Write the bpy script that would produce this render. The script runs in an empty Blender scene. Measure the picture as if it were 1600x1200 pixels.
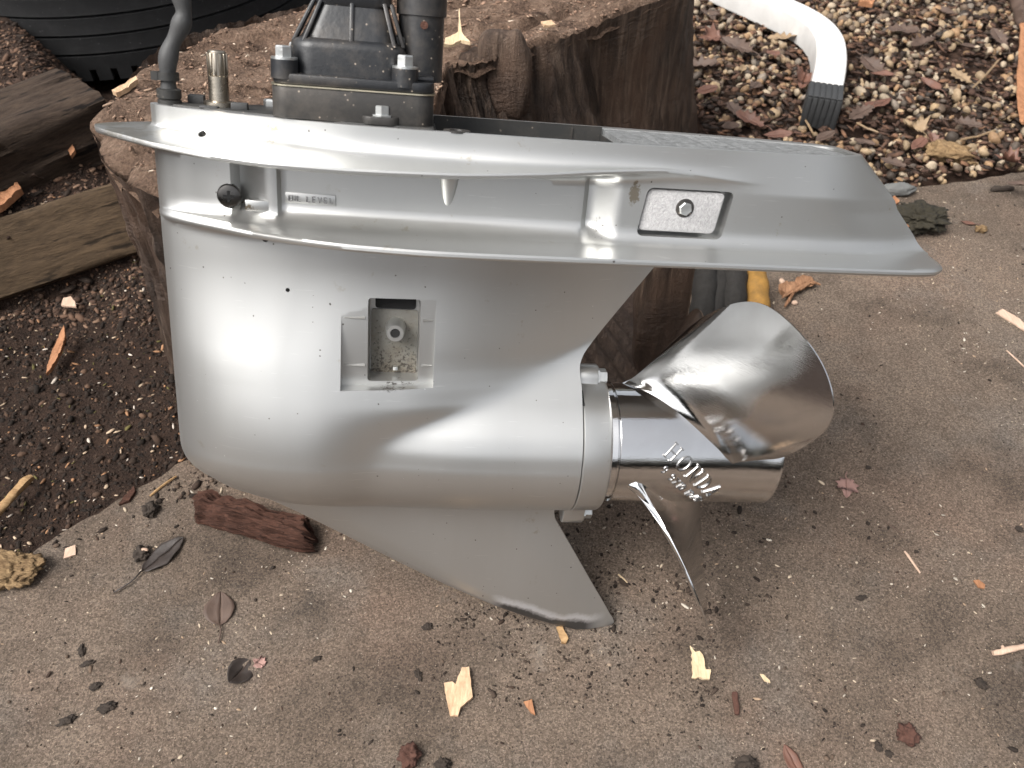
import bpy, bmesh, math, random
import numpy as np
from mathutils import Matrix, Vector, noise

random.seed(7); RNG = np.random.default_rng(7)
SC = bpy.context.scene
COL = SC.collection
R = math.radians

# ------------------------------------------------------------------ camera
PITCH, CAM_H, FPX = R(47), 0.6048, 1294.0          # tilt below the horizon, height above the slab, focal length in photo pixels
cam = bpy.data.cameras.new('camera'); cam_o = bpy.data.objects.new('camera', cam); COL.objects.link(cam_o)
cam.sensor_fit = 'HORIZONTAL'; cam.sensor_width = 36; cam.lens = 36 * FPX / 1600
cam.clip_start = 0.02; cam.clip_end = 500
cam_o.location = (0, 0, CAM_H); cam_o.rotation_euler = (R(90) - PITCH, 0, 0)
cam.dof.use_dof = True; cam.dof.focus_distance = 0.60; cam.dof.aperture_fstop = 14
SC.camera = cam_o

# ------------------------------------------------------------------ overcast daylight
SUN_EL, SUN_AZ = R(56), R(-122)                      # behind thin cloud, from the left and the camera's side
w = bpy.data.worlds.new('World'); SC.world = w; w.use_nodes = True
nt = w.node_tree; bg = nt.nodes['Background']
sky = nt.nodes.new('ShaderNodeTexSky'); sky.sky_type = 'NISHITA'; sky.sun_disc = False
sky.sun_elevation = SUN_EL; sky.sun_rotation = SUN_AZ; sky.air_density = 1.0; sky.dust_density = 6.0; sky.ozone_density = 1.0
hs = nt.nodes.new('ShaderNodeHueSaturation'); hs.inputs['Saturation'].default_value = 0.22
nt.links.new(sky.outputs[0], hs.inputs['Color']); nt.links.new(hs.outputs[0], bg.inputs['Color'])
bg.inputs['Strength'].default_value = 0.10
sun = bpy.data.lights.new('sun', 'SUN'); sun.energy = 1.5; sun.angle = R(34); sun.color = (1, 0.97, 0.93)
sun_o = bpy.data.objects.new('sun', sun); COL.objects.link(sun_o)
sd = Vector((math.sin(SUN_AZ) * math.cos(SUN_EL), math.cos(SUN_AZ) * math.cos(SUN_EL), math.sin(SUN_EL)))
sun_o.rotation_euler = sd.to_track_quat('Z', 'Y').to_euler()
vs = SC.view_settings; vs.view_transform = 'Standard'; vs.look = 'None'; vs.gamma = 1; vs.use_curve_mapping = False
vs.exposure = 1.25

# ------------------------------------------------------------------ helpers
def ground(u, v, z=0.0):
    """place on a level surface at height z that lies at position (u, v) of the 1600 x 1200 photograph"""
    a, b = (u - 800) / FPX, (600 - v) / FPX
    d = Vector((a, math.cos(PITCH) + b * math.sin(PITCH), -math.sin(PITCH) + b * math.cos(PITCH)))
    t = (z - CAM_H) / d.z
    return Vector((0, 0, CAM_H)) + d * t

def tag(o, label=None, cat=None, group=None, kind=None):
    if label: o['label'] = label
    if cat: o['category'] = cat
    if group: o['group'] = group
    if kind: o['kind'] = kind
    return o

def mk(name, verts, faces, mat, parent=None, smooth=True, sharp=None, loc=None):
    me = bpy.data.meshes.new(name); me.from_pydata([tuple(v) for v in verts], [], [tuple(f) for f in faces]); me.validate()
    bm = bmesh.new(); bm.from_mesh(me); bmesh.ops.recalc_face_normals(bm, faces=bm.faces); bm.to_mesh(me); bm.free()
    return link(name, me, mat, parent, smooth, sharp, loc)

def link(name, me, mat, parent=None, smooth=True, sharp=None, loc=None):
    if smooth: me.polygons.foreach_set('use_smooth', [True] * len(me.polygons))
    if sharp is not None: me.set_sharp_from_angle(angle=R(sharp))
    if mat:
        me.materials.clear(); me.materials.append(mat)
    o = bpy.data.objects.new(name, me); COL.objects.link(o)
    if parent: o.parent = parent
    if loc is not None: o.location = loc
    return o

class MB:
    """collects simple solids into one mesh"""
    def __init__(s): s.v, s.f = [], []
    def add(s, v, f):
        n = len(s.v); s.v += [tuple(p) for p in v]; s.f += [tuple(i + n for i in q) for q in f]; return s
    def box(s, c, d, rot=None):
        c = Vector(c); P = []
        for x in (-.5, .5):
            for y in (-.5, .5):
                for z in (-.5, .5):
                    q = Vector((x * d[0], y * d[1], z * d[2])); q = rot @ q if rot else q; P.append(c + q)
        return s.add(P, [(0, 1, 3, 2), (4, 6, 7, 5), (0, 4, 5, 1), (2, 3, 7, 6), (0, 2, 6, 4), (1, 5, 7, 3)])
    def lathe(s, o, ax, prof, n=32, ph=0, cap=True):
        """prof: list of (distance along ax, radius)"""
        o = Vector(o); ax = Vector(ax).normalized(); u = ax.orthogonal().normalized()
        if abs(ax.z) > .9: u = Vector((1, 0, 0)); u = (u - ax * u.dot(ax)).normalized()
        w_ = ax.cross(u); V, Fc = [], []
        for t, r in prof:
            for k in range(n):
                a = 2 * math.pi * k / n + ph; V.append(o + ax * t + (u * math.cos(a) + w_ * math.sin(a)) * r)
        for i in range(len(prof) - 1):
            for k in range(n): Fc.append((i * n + k, i * n + (k + 1) % n, (i + 1) * n + (k + 1) % n, (i + 1) * n + k))
        if cap: Fc.append(tuple(range(n - 1, -1, -1))); Fc.append(tuple((len(prof) - 1) * n + k for k in range(n)))
        return s.add(V, Fc)
    def prism(s, poly, z0, z1):
        n = len(poly); V = [(p[0], p[1], z0) for p in poly] + [(p[0], p[1], z1) for p in poly]
        return s.add(V, [tuple(range(n - 1, -1, -1)), tuple(range(n, 2 * n))] + [(i, (i + 1) % n, n + (i + 1) % n, n + i) for i in range(n)])
    def tube(s, pts, rad, n=16):
        pts = [Vector(p) for p in pts]; V, Fc = [], []; u = None
        rad = rad if hasattr(rad, '__len__') else [rad] * len(pts)
        for i, p in enumerate(pts):
            t = (pts[min(i + 1, len(pts) - 1)] - pts[max(i - 1, 0)]).normalized()
            u = (u - t * u.dot(t)).normalized() if u else t.orthogonal().normalized()
            w_ = t.cross(u)
            for k in range(n):
                a = 2 * math.pi * k / n; V.append(p + (u * math.cos(a) + w_ * math.sin(a)) * rad[i])
        for i in range(len(pts) - 1):
            for k in range(n): Fc.append((i * n + k, i * n + (k + 1) % n, (i + 1) * n + (k + 1) % n, (i + 1) * n + k))
        Fc.append(tuple(range(n - 1, -1, -1))); Fc.append(tuple((len(pts) - 1) * n + k for k in range(n)))
        return s.add(V, Fc)
    def build(s, name, mat, parent=None, smooth=True, sharp=32, loc=None, bevel=0):
        o = mk(name, s.v, s.f, mat, parent, smooth, None if bevel else sharp, loc)
        if bevel:
            bm = bmesh.new(); bm.from_mesh(o.data)
            es = [e for e in bm.edges if len(e.link_faces) == 2 and e.calc_face_angle(0) > R(25)]
            bmesh.ops.bevel(bm, geom=es, offset=bevel, segments=2, affect='EDGES', profile=.5, clamp_overlap=True)
            bm.to_mesh(o.data); bm.free()
            o.data.polygons.foreach_set('use_smooth', [True] * len(o.data.polygons))
            o.data.set_sharp_from_angle(angle=R(40))
        return o

def pchip(x, xs, ys):
    """monotone cubic interpolation"""
    xs = np.asarray(xs, float); ys = np.asarray(ys, float); x = np.clip(x, xs[0], xs[-1])
    h = np.diff(xs); d = np.diff(ys) / h; m = np.zeros(len(xs))
    for i in range(1, len(xs) - 1):
        if d[i - 1] * d[i] > 0:
            a, b = 2 * h[i] + h[i - 1], h[i] + 2 * h[i - 1]; m[i] = (a + b) / (a / d[i - 1] + b / d[i])
    m[0], m[-1] = d[0], d[-1]
    i = np.clip(np.searchsorted(xs, x) - 1, 0, len(h) - 1); t = (x - xs[i]) / h[i]
    return (ys[i] * (1 + 2 * t) * (1 - t) ** 2 + m[i] * h[i] * t * (1 - t) ** 2 + ys[i + 1] * t * t * (3 - 2 * t) + m[i + 1] * h[i] * t * t * (t - 1))
def pc(pts): return lambda x: pchip(x, [p[0] for p in pts], [p[1] for p in pts])
def sstep(a, b, x): t = np.clip((x - a) / (b - a), 0, 1); return t * t * (3 - 2 * t)

def bool_cut(obj, cutter):
    m = obj.modifiers.new('cut', 'BOOLEAN'); m.operation = 'DIFFERENCE'; m.solver = 'EXACT'; m.object = cutter
    bpy.context.view_layer.update()
    dg = bpy.context.evaluated_depsgraph_get(); me = bpy.data.meshes.new_from_object(obj.evaluated_get(dg), depsgraph=dg)
    obj.modifiers.clear(); old = obj.data; obj.data = me; bpy.data.meshes.remove(old)
    cm = cutter.data; bpy.data.objects.remove(cutter); bpy.data.meshes.remove(cm)

# ------------------------------------------------------------------ materials
class N:
    def __init__(s, name):
        s.m = bpy.data.materials.new(name); s.m.use_nodes = True; s.t = s.m.node_tree
        s.b = s.t.nodes['Principled BSDF']; s._c = {}
    def new(s, t): return s.t.nodes.new(t)
    def lk(s, a, b): s.t.links.new(a, b)
    def co(s, kind='Object'):
        if 'tc' not in s._c: s._c['tc'] = s.new('ShaderNodeTexCoord')
        return s._c['tc'].outputs[kind]
    def mapped(s, scale, rot=(0, 0, 0), kind='Object', loc=(0, 0, 0)):
        n = s.new('ShaderNodeMapping'); n.inputs['Scale'].default_value = scale; n.inputs['Rotation'].default_value = rot; n.inputs['Location'].default_value = loc
        s.lk(s.co(kind), n.inputs['Vector']); return n.outputs[0]
    def noise(s, scale, detail=4, rough=.6, vec=None, dist=0):
        n = s.new('ShaderNodeTexNoise'); n.inputs['Scale'].default_value = scale; n.inputs['Detail'].default_value = detail
        n.inputs['Roughness'].default_value = rough; n.inputs['Distortion'].default_value = dist
        s.lk(vec if vec else s.co(), n.inputs['Vector']); return n.outputs['Fac']
    def voro(s, scale, vec=None, feat='F1', rnd=1):
        n = s.new('ShaderNodeTexVoronoi'); n.inputs['Scale'].default_value = scale; n.feature = feat; n.inputs['Randomness'].default_value = rnd
        s.lk(vec if vec else s.co(), n.inputs['Vector']); return n.outputs['Distance']
    def ramp(s, fac, stops, mode='LINEAR'):
        n = s.new('ShaderNodeValToRGB'); n.color_ramp.interpolation = mode; e = n.color_ramp.elements
        while len(e) < len(stops): e.new(.5)
        for q, (p, c) in zip(e, stops):
            q.position = p; q.color = (c, c, c, 1) if not hasattr(c, '__len__') else (*c, 1)
        s.lk(fac, n.inputs[0]); return n.outputs[0]
    def mix(s, fac, a, b, mode='MIX'):
        n = s.new('ShaderNodeMix'); n.data_type = 'RGBA'; n.blend_type = mode
        for k, v in ((0, fac), (6, a), (7, b)):
            if hasattr(v, 'is_linked') or hasattr(v, 'links'): s.lk(v, n.inputs[k])
            elif hasattr(v, '__len__'): n.inputs[k].default_value = (*v, 1)
            else: n.inputs[k].default_value = v if k == 0 else (v, v, v, 1)
        return n.outputs[2]
    def math(s, op, a, b=0.0):
        n = s.new('ShaderNodeMath'); n.operation = op
        for k, v in ((0, a), (1, b)):
            if hasattr(v, 'links'): s.lk(v, n.inputs[k])
            else: n.inputs[k].default_value = v
        return n.outputs[0]
    def sep(s, kind='Object'):
        n = s.new('ShaderNodeSeparateXYZ'); s.lk(s.co(kind), n.inputs[0]); return n.outputs
    def attr(s, name='Col'):
        n = s.new('ShaderNodeAttribute'); n.attribute_name = name; return n.outputs['Color']
    def bump(s, h, dist=.001, st=1.0):
        n = s.new('ShaderNodeBump'); n.inputs['Distance'].default_value = dist; n.inputs['Strength'].default_value = st
        s.lk(h, n.inputs['Height']); s.lk(n.outputs[0], s.b.inputs['Normal']); return s
    def set(s, color=None, rough=None, metal=None, spec=None, coat=None):
        for k, v in (('Base Color', color), ('Roughness', rough), ('Metallic', metal), ('Specular IOR Level', spec), ('Coat Weight', coat)):
            if v is None: continue
            if hasattr(v, 'links'): s.lk(v, s.b.inputs[k])
            elif hasattr(v, '__len__'): s.b.inputs[k].default_value = (*v, 1)
            else: s.b.inputs[k].default_value = v
        return s

MAT = {}
def silver_paint():
    n = N('silver_paint'); x, y, z = n.sep()
    fine = n.noise(2600, 2, .5); soft = n.noise(9, 3, .5)
    c = n.mix(soft, (.51, .513, .502), (.56, .56, .546))
    # grime specks
    def specks(scale, share, size, col, c, warp=.004):
        v = n.new('ShaderNodeTexVoronoi'); v.inputs['Scale'].default_value = scale
        wv = n.new('ShaderNodeTexNoise'); wv.inputs['Scale'].default_value = 200; n.lk(n.co(), wv.inputs['Vector'])
        ad = n.new('ShaderNodeVectorMath'); ad.operation = 'MULTIPLY_ADD'; n.lk(wv.outputs['Color'], ad.inputs[0]); ad.inputs[1].default_value = (warp,) * 3; n.lk(n.co(), ad.inputs[2])
        n.lk(ad.outputs[0], v.inputs['Vector']); sp_ = n.new('ShaderNodeSeparateColor'); n.lk(v.outputs['Color'], sp_.inputs[0])
        rad = n.math('MULTIPLY', n.math('SUBTRACT', sp_.outputs[0], 1 - share), size / share)
        return n.mix(n.math('MULTIPLY', n.math('LESS_THAN', v.outputs['Distance'], rad), .85), c, col)
    c = specks(95, .13, .07, (.05, .04, .03), c, .002); c = specks(230, .16, .13, (.09, .075, .06), c, .002); c = specks(180, .07, .09, (.85, .85, .83), c, .002)
    # tan dried splashes high up under the plates
    tan = n.math('MULTIPLY', n.ramp(n.noise(55, 5, .7), [(.62, 0.), (.68, .55)]), n.ramp(n.noise(14, 1), [(.55, 0.), (.62, 1.)]))
    c = n.mix(tan, c, (.34, .29, .20))
    # fine scratches
    scr = n.ramp(n.noise(40, 2, .5, n.mapped((1.2, 1, 26), (0, .2, 0))), [(.70, 0.), (.735, .5)])
    c = n.mix(n.math('MULTIPLY', scr, .5), c, (.80, .80, .78))
    # worn bottom of the skeg: paint gone, dark metal with a pale border
    d = n.math('ADD', n.math('ADD', z, .1645), n.math('MULTIPLY', n.math('MINIMUM', x, 0.), .36))      # height above the lower edge
    d = n.math('ADD', d, n.math('MULTIPLY', n.math('SUBTRACT', n.noise(60, 4, .65), .5), .009)); d = n.math('ADD', d, n.math('MULTIPLY', n.noise(300, 2), .002))
    inx = n.ramp(n.math('ADD', n.math('MULTIPLY', x, 5), .5), [(.22, 0.), (.27, 1.), (.60, 1.), (.68, 0.)]); low = n.math('LESS_THAN', z, -.13)
    inx = n.math('MULTIPLY', inx, low)
    pale = n.math('MULTIPLY', n.ramp(n.math('MULTIPLY', d, 10), [(.14, 1.), (.18, 0.)]), inx)
    dark = n.math('MULTIPLY', n.ramp(n.math('MULTIPLY', d, 10), [(.085, 1.), (.12, 0.)]), inx)
    # grime gathered in the corners of the recesses, dried mud and flaking
    def blob(cx, cz, rx, rz):
        dx = n.math('DIVIDE', n.math('SUBTRACT', x, cx), rx); dz = n.math('DIVIDE', n.math('SUBTRACT', z, cz), rz)
        return n.ramp(n.math('ADD', n.math('MULTIPLY', dx, dx), n.math('MULTIPLY', dz, dz)), [(0., 1.), (1., 0.)])
    spk = n.noise(300, 6, .8); cam_side = n.math('LESS_THAN', y, 0.)
    for (cx, cz, rx, rz, lo, col) in ((-.016, .160, .010, .014, .62, (.035, .028, .02)), (-.1955, .170, .003, .022, .66, (.05, .05, .02)), (-.214, .1585, .009, .004, .55, (.16, .11, .05)), (.003, .1795, .0045, .009, .42, (.24, .20, .14)), (-.2, .199, .008, .010, .55, (.42, .37, .27)), (.094, .163, .005, .007, .6, (.35, .31, .2)), (-.13, .053, .02, .004, .6, (.05, .04, .03))):
        bl = n.math('MULTIPLY', blob(cx, cz, rx, rz), cam_side); m_ = n.ramp(n.math('ADD', n.math('MULTIPLY', bl, .34), n.math('SUBTRACT', spk, .34)), [(lo - .10, 0.), (lo - .05, .85)]); m_ = n.math('MULTIPLY', m_, n.math('GREATER_THAN', bl, .02))
        c = n.mix(m_, c, col)
    # streaks of water stain down the leg
    stn = n.ramp(n.noise(30, 5, .6, n.mapped((3, 1, .25))), [(.48, 0.), (.75, .07)]); c = n.mix(stn, c, (.42, .41, .37))
    c = n.mix(pale, c, (.86, .89, .93)); c = n.mix(dark, c, (.13, .13, .13))
    # chipped edge at the bow end of the splash plate
    bow = n.ramp(n.math('ADD', n.math('MULTIPLY', x, 5), 1.6), [(.10, 1.), (.50, 0.)])
    hi = n.math('MULTIPLY', n.math('GREATER_THAN', z, .182), n.math('LESS_THAN', z, .1950))
    chp = n.math('MULTIPLY', n.math('MULTIPLY', n.ramp(n.noise(85, 5, .7), [(.47, 0.), (.52, 1.)]), bow), hi)
    c = n.mix(n.math('MULTIPLY', chp, .85), c, n.mix(n.noise(140, 3), (.13, .125, .11), (.62, .58, .50)))
    n.set(color=c, metal=.90, rough=n.ramp(soft, [(.3, .35), (.7, .42)]))
    n.bump(fine, .00004, .6); return n.m
MAT['paint'] = silver_paint()

def simple(name, col, rough=.5, metal=0., var=.25, scale=40, bump=.0004, bscale=200, spec=.5):
    n = N(name); f = n.noise(scale, 5, .65)
    c = n.mix(f, tuple(v * (1 - var) for v in col), tuple(min(1, v * (1 + var)) for v in col))
    n.set(color=c, rough=n.ramp(n.noise(scale * 1.7, 4), [(.3, max(0, rough - .08)), (.7, min(1, rough + .08))]), metal=metal, spec=spec)
    if bump: n.bump(n.noise(bscale, 4, .6), bump, .8)
    return n.m
def dusty(name, col, rough, metal=0., dust=(.30, .25, .2), amt=.6, scale=260, bump=.0003):
    n = N(name); c = n.mix(n.noise(30, 4), tuple(v * .8 for v in col), tuple(v * 1.25 for v in col))
    sp = n.math('MULTIPLY', n.ramp(n.voro(scale), [(.0, 1.), (.10, 1.), (.16, 0.)]), n.ramp(n.noise(90, 2), [(.5, 0.), (.6, 1.)]))
    haze = n.ramp(n.noise(45, 6, .7), [(.45, 0.), (.8, .35)])
    c = n.mix(n.math('MULTIPLY', haze, amt), c, dust); c = n.mix(n.math('MULTIPLY', sp, amt), c, tuple(min(1, d * 1.8) for d in dust))
    n.set(color=c, rough=rough, metal=metal); n.bump(n.noise(300, 3), bump, .5); return n.m

def steel():
    n = N('polished_stainless'); st = n.noise(60, 3, .6, n.mapped((3, 1, 40)))
    sm = n.noise(26, 4, .6, None, .6)
    n.set(color=n.mix(n.ramp(sm, [(.4, 0.), (.7, .5)]), (.72, .72, .72), (.60, .59, .58)), metal=1., rough=n.ramp(sm, [(.35, .035), (.7, .11)]))
    n.bump(n.math('ADD', n.math('MULTIPLY', st, .3), n.noise(20, 2)), .00025, .5); return n.m
MAT['steel'] = steel()
MAT['letter'] = simple('satin_letter_steel', (.42, .41, .40), .26, 1., .2, 200, 0)
MAT['black'] = dusty('black_composite', (.013, .014, .016), .40)
MAT['bronze'] = dusty('dark_cast_metal', (.036, .034, .032), .5, .3)
MAT['deck_black'] = dusty('grimy_black_deck', (.020, .020, .019), .55, dust=(.12, .10, .08), amt=.8)
MAT['zinc'] = simple('plated_bolt', (.55, .56, .55), .38, .9, .2, 90)
MAT['anode'] = simple('zinc_anode', (.36, .355, .355), .9, .0, .5, 620, .0009, 800)
MAT['cast'] = simple('rough_cast_aluminium', (.17, .175, .175), .75, .2, 1., 170, .0015, 300)
MAT['rubber'] = simple('grey_rubber_hose', (.045, .045, .045), .65, 0, .35, 60, .0003, 250)
MAT['shaft'] = simple('oily_shaft_steel', (.45, .40, .33), .3, 1., .3, 50, .0002, 150)
MAT['screw'] = simple('dark_screw', (.11, .105, .10), .28, 1., .3, 90, .0002, 200)
MAT['brass'] = simple('thin_gasket_plate', (.55, .50, .38), .35, .9, .2, 60, 0)
MAT['hole_shade'] = simple('painted_hole_shade', (.01, .01, .01), .9, 0, .2, 50, 0)  # flat black standing for the darkness inside holes and slots
MAT['recess_shade_grime'] = dusty('shaded_dirty_recess', (.22, .21, .19), .6, .2, dust=(.05, .04, .03), amt=1.0, scale=420)
def shaded_recess_dirt():
    n = N('shaded_dirty_recess'); x, y, z = n.sep(); c = n.mix(n.noise(60, 4), (.13, .125, .11), (.20, .195, .175))  # base darkened to paint in the recess's shade; dirt thickens towards the bottom
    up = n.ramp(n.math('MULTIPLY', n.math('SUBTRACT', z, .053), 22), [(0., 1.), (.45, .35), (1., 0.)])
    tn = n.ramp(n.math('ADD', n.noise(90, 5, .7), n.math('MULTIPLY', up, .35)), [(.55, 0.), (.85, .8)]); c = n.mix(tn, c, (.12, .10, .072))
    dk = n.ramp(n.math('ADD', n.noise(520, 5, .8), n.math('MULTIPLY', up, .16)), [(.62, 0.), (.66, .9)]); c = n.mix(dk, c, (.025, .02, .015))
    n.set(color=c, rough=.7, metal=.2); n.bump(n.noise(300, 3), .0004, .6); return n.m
MAT['recess_shade_grime'] = shaded_recess_dirt()
MAT['plastic_cap'] = simple('grey_plastic_cap', (.030, .031, .032), .6, 0, .25, 40, .0003)
MAT['white_tube'] = dusty('white_powder_coat', (.60, .59, .57), .38, 0, dust=(.25, .22, .18), amt=.25, scale=120)
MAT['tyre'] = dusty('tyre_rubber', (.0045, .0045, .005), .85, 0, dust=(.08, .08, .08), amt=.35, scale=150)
MAT['glove_dark'] = simple('black_rubber_glove', (.014, .012, .010), .85, 0, .6, 90, .0012, 260)
MAT['glove_yellow'] = simple('soiled_yellow_glove', (.24, .125, .025), .8, 0, .75, 90, .0008, 300)

def wood(name, dark, light, scale=(1, 1, 1), s=30, bump=.001, rough=.8, crack=.0):
    n = N(name); v = n.mapped(scale); g = n.noise(s, 6, .7, v, .4); g2 = n.noise(s * 4, 4, .7, v)
    f = n.math('ADD', n.math('MULTIPLY', g, .65), n.math('MULTIPLY', g2, .35))
    c = n.ramp(f, [(.34, dark), (.62, light)])
    if crack:
        k = n.ramp(n.noise(s * .8, 3, .6, n.mapped(tuple(q * .6 for q in scale), loc=(3, 1, 2))), [(.36, 1.), (.41, 0.)])
        c = n.mix(n.math('MULTIPLY', k, crack), c, tuple(q * .25 for q in dark))
    n.set(color=c, rough=rough, spec=.25); n.bump(f, bump, 1.); return n.m
MAT['chip_pale'] = wood('pale_wood_chip', (.34, .21, .12), (.56, .40, .26), (4, 1, 1), 60, .0006)
MAT['chip_cream'] = wood('cream_wood_chip', (.40, .29, .17), (.60, .47, .31), (5, 1, 1), 60, .0006)
MAT['chip_orange'] = wood('orange_wood_chip', (.17, .075, .036), (.36, .175, .09), (5, 1, 1), 50, .0006)
MAT['chip_pink'] = wood('pink_wood_chip', (.36, .24, .17), (.52, .38, .29), (5, 1, 1), 50, .0004)
MAT['stick'] = wood('golden_stick', (.18, .10, .045), (.40, .26, .13), (1, 5, 1), 50, .0012)
MAT['crumb_tan'] = wood('crumbly_tan_wood', (.07, .036, .016), (.34, .23, .12), (1, 3, 1), 90, .004)
MAT['bark_red'] = wood('red_rotten_wood', (.026, .012, .008), (.098, .044, .029), (1, 8, 8), 40, .004)
MAT['bark_fibre'] = wood('brown_bark_fibre', (.10, .045, .022), (.33, .18, .10), (6, 1, 1), 40, .001)
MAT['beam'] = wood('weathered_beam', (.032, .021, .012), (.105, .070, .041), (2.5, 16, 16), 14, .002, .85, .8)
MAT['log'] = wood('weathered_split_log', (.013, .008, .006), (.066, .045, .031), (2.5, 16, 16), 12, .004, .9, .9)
MAT['leaf_brown'] = simple('brown_dead_leaf', (.075, .047, .034), .65, 0, .5, 60, .0008, 120)
MAT['leaf_red'] = simple('russet_dead_leaf', (.115, .052, .034), .6, 0, .45, 60, .0008, 120)
MAT['leaf_tan'] = simple('tan_dead_leaf', (.22, .15, .085), .6, 0, .4, 60, .0008, 120)
MAT['leaf_pink'] = simple('mauve_dead_leaf', (.26, .15, .125), .7, 0, .4, 90, .0008, 150)
MAT['leaf_black'] = simple('blackened_leaf', (.028, .020, .016), .5, 0, .5, 80, .0008, 120)
MAT['clod'] = simple('soil_clod', (.030, .021, .015), .95, 0, .6, 120, .002, 300)
MAT['clod_red'] = simple('reddish_clod', (.070, .030, .020), .95, 0, .6, 120, .002, 300)
MAT['moss'] = simple('dark_moss', (.020, .016, .008), .95, 0, .9, 260, .002, 300)
MAT['foliage'] = simple('dark_foliage', (.060, .058, .050), .8, 0, .6, 3, .05, 9)
MAT['stone_dark'] = simple('slate_stone', (.11, .11, .105), .8, 0, .3, 60, .001)

def vcol(name, rough=.8, bump=.0005, bs=400, spec=.3):
    n = N(name); c = n.mix(n.noise(250, 3), n.attr(), n.attr(), 'MULTIPLY') if False else n.attr()
    k = n.ramp(n.noise(300, 3), [(.3, .75), (.7, 1.15)]); c = n.mix(1.0, c, k, 'MULTIPLY')
    n.set(color=c, rough=rough, spec=spec)
    if bump: n.bump(n.noise(bs, 3), bump, .7)
    return n.m
MAT['pebble'] = vcol('pea_gravel', .65); MAT['crumbs'] = vcol('loose_crumbs', .95)

def concrete():
    n = N('old_concrete')
    big = n.noise(4, 5, .6, None, .6); mid = n.noise(30, 6, .7); fine = n.noise(520, 5, .8); grit = n.noise(1300, 3, .7)
    c = n.ramp(big, [(.30, (.088, .067, .051)), (.5, (.124, .095, .073)), (.70, (.162, .126, .098))])
    c = n.mix(n.ramp(mid, [(.38, 0.), (.7, .5)]), c, (.172, .128, .096))
    c = n.mix(n.ramp(n.noise(10, 5, .65, n.mapped((1, 1, 1), loc=(5, 2, 0))), [(.49, 0.), (.66, .75)]), c, (.058, .044, .034))
    pk = n.ramp(n.noise(6, 4, .6, n.mapped((1, 1, 1), loc=(1, 7, 0))), [(.50, 0.), (.7, .5)]); c = n.mix(pk, c, (.165, .112, .083))
    gy = n.ramp(n.noise(9, 4, .6, n.mapped((1, 1, 1), loc=(4, 4, 2))), [(.52, 0.), (.7, .5)]); c = n.mix(gy, c, (.135, .118, .102))
    ag = n.new('ShaderNodeTexVoronoi'); ag.inputs['Scale'].default_value = 760; n.lk(n.co(), ag.inputs['Vector']); sp_ = n.new('ShaderNodeSeparateColor'); n.lk(ag.outputs['Color'], sp_.inputs[0])
    c = n.mix(.9, c, n.ramp(sp_.outputs[0], [(0., .6), (.5, .98), (1., 1.42)]), 'MULTIPLY')                       # exposed sand grains
    c = n.mix(.9, c, n.ramp(fine, [(.25, .35), (.5, 1.0), (.75, 1.7)]), 'MULTIPLY')
    c = n.mix(.7, c, n.ramp(grit, [(.28, .5), (.5, 1.), (.72, 1.6)]), 'MULTIPLY')
    lt = n.math('MULTIPLY', n.ramp(n.voro(420), [(.0, 1.), (.12, 1.), (.2, 0.)]), n.ramp(n.noise(150, 3), [(.52, 0.), (.60, 1.)]))
    c = n.mix(n.math('MULTIPLY', lt, .7), c, (.38, .32, .26))
    dk = n.math('MULTIPLY', n.ramp(n.voro(260), [(.0, 1.), (.14, 1.), (.24, 0.)]), n.ramp(n.noise(60, 3, .6, n.mapped((1, 1, 1), loc=(2, 9, 0))), [(.55, 0.), (.62, 1.)]))
    c = n.mix(n.math('MULTIPLY', dk, .85), c, (.030, .022, .017))
    pale = n.ramp(n.noise(16, 5, .7, n.mapped((1, 1, 1), loc=(8, 3, 1))), [(.62, 0.), (.78, .6)]); c = n.mix(pale, c, (.26, .225, .19))
    n.set(color=c, rough=.9, spec=.2)
    n.bump(n.math('ADD', n.math('MULTIPLY', fine, .8), n.math('MULTIPLY', grit, .4)), .0016, 1.); return n.m
MAT['concrete'] = concrete()

def soil(name, a, b, bs=90):
    n = N(name); f = n.noise(70, 8, .75); g = n.noise(500, 4, .7)
    c = n.ramp(f, [(.35, a), (.68, b)]); c = n.mix(.8, c, n.ramp(g, [(.3, .4), (.7, 1.6)]), 'MULTIPLY')
    lt = n.math('MULTIPLY', n.ramp(n.voro(260), [(.0, 1.), (.10, 1.), (.17, 0.)]), n.ramp(n.noise(90, 2), [(.56, 0.), (.64, 1.)]))
    c = n.mix(n.math('MULTIPLY', lt, .8), c, (.30, .22, .16))
    n.set(color=c, rough=.95, spec=.2); n.bump(n.math('ADD', n.noise(bs, 8, .75), n.math('MULTIPLY', g, .4)), .006, 1.); return n.m
MAT['soil'] = soil('dark_soil', (.018, .011, .008), (.050, .030, .021))
MAT['gravel_dirt'] = soil('dirt_under_gravel', (.025, .015, .010), (.075, .043, .030))

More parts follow.
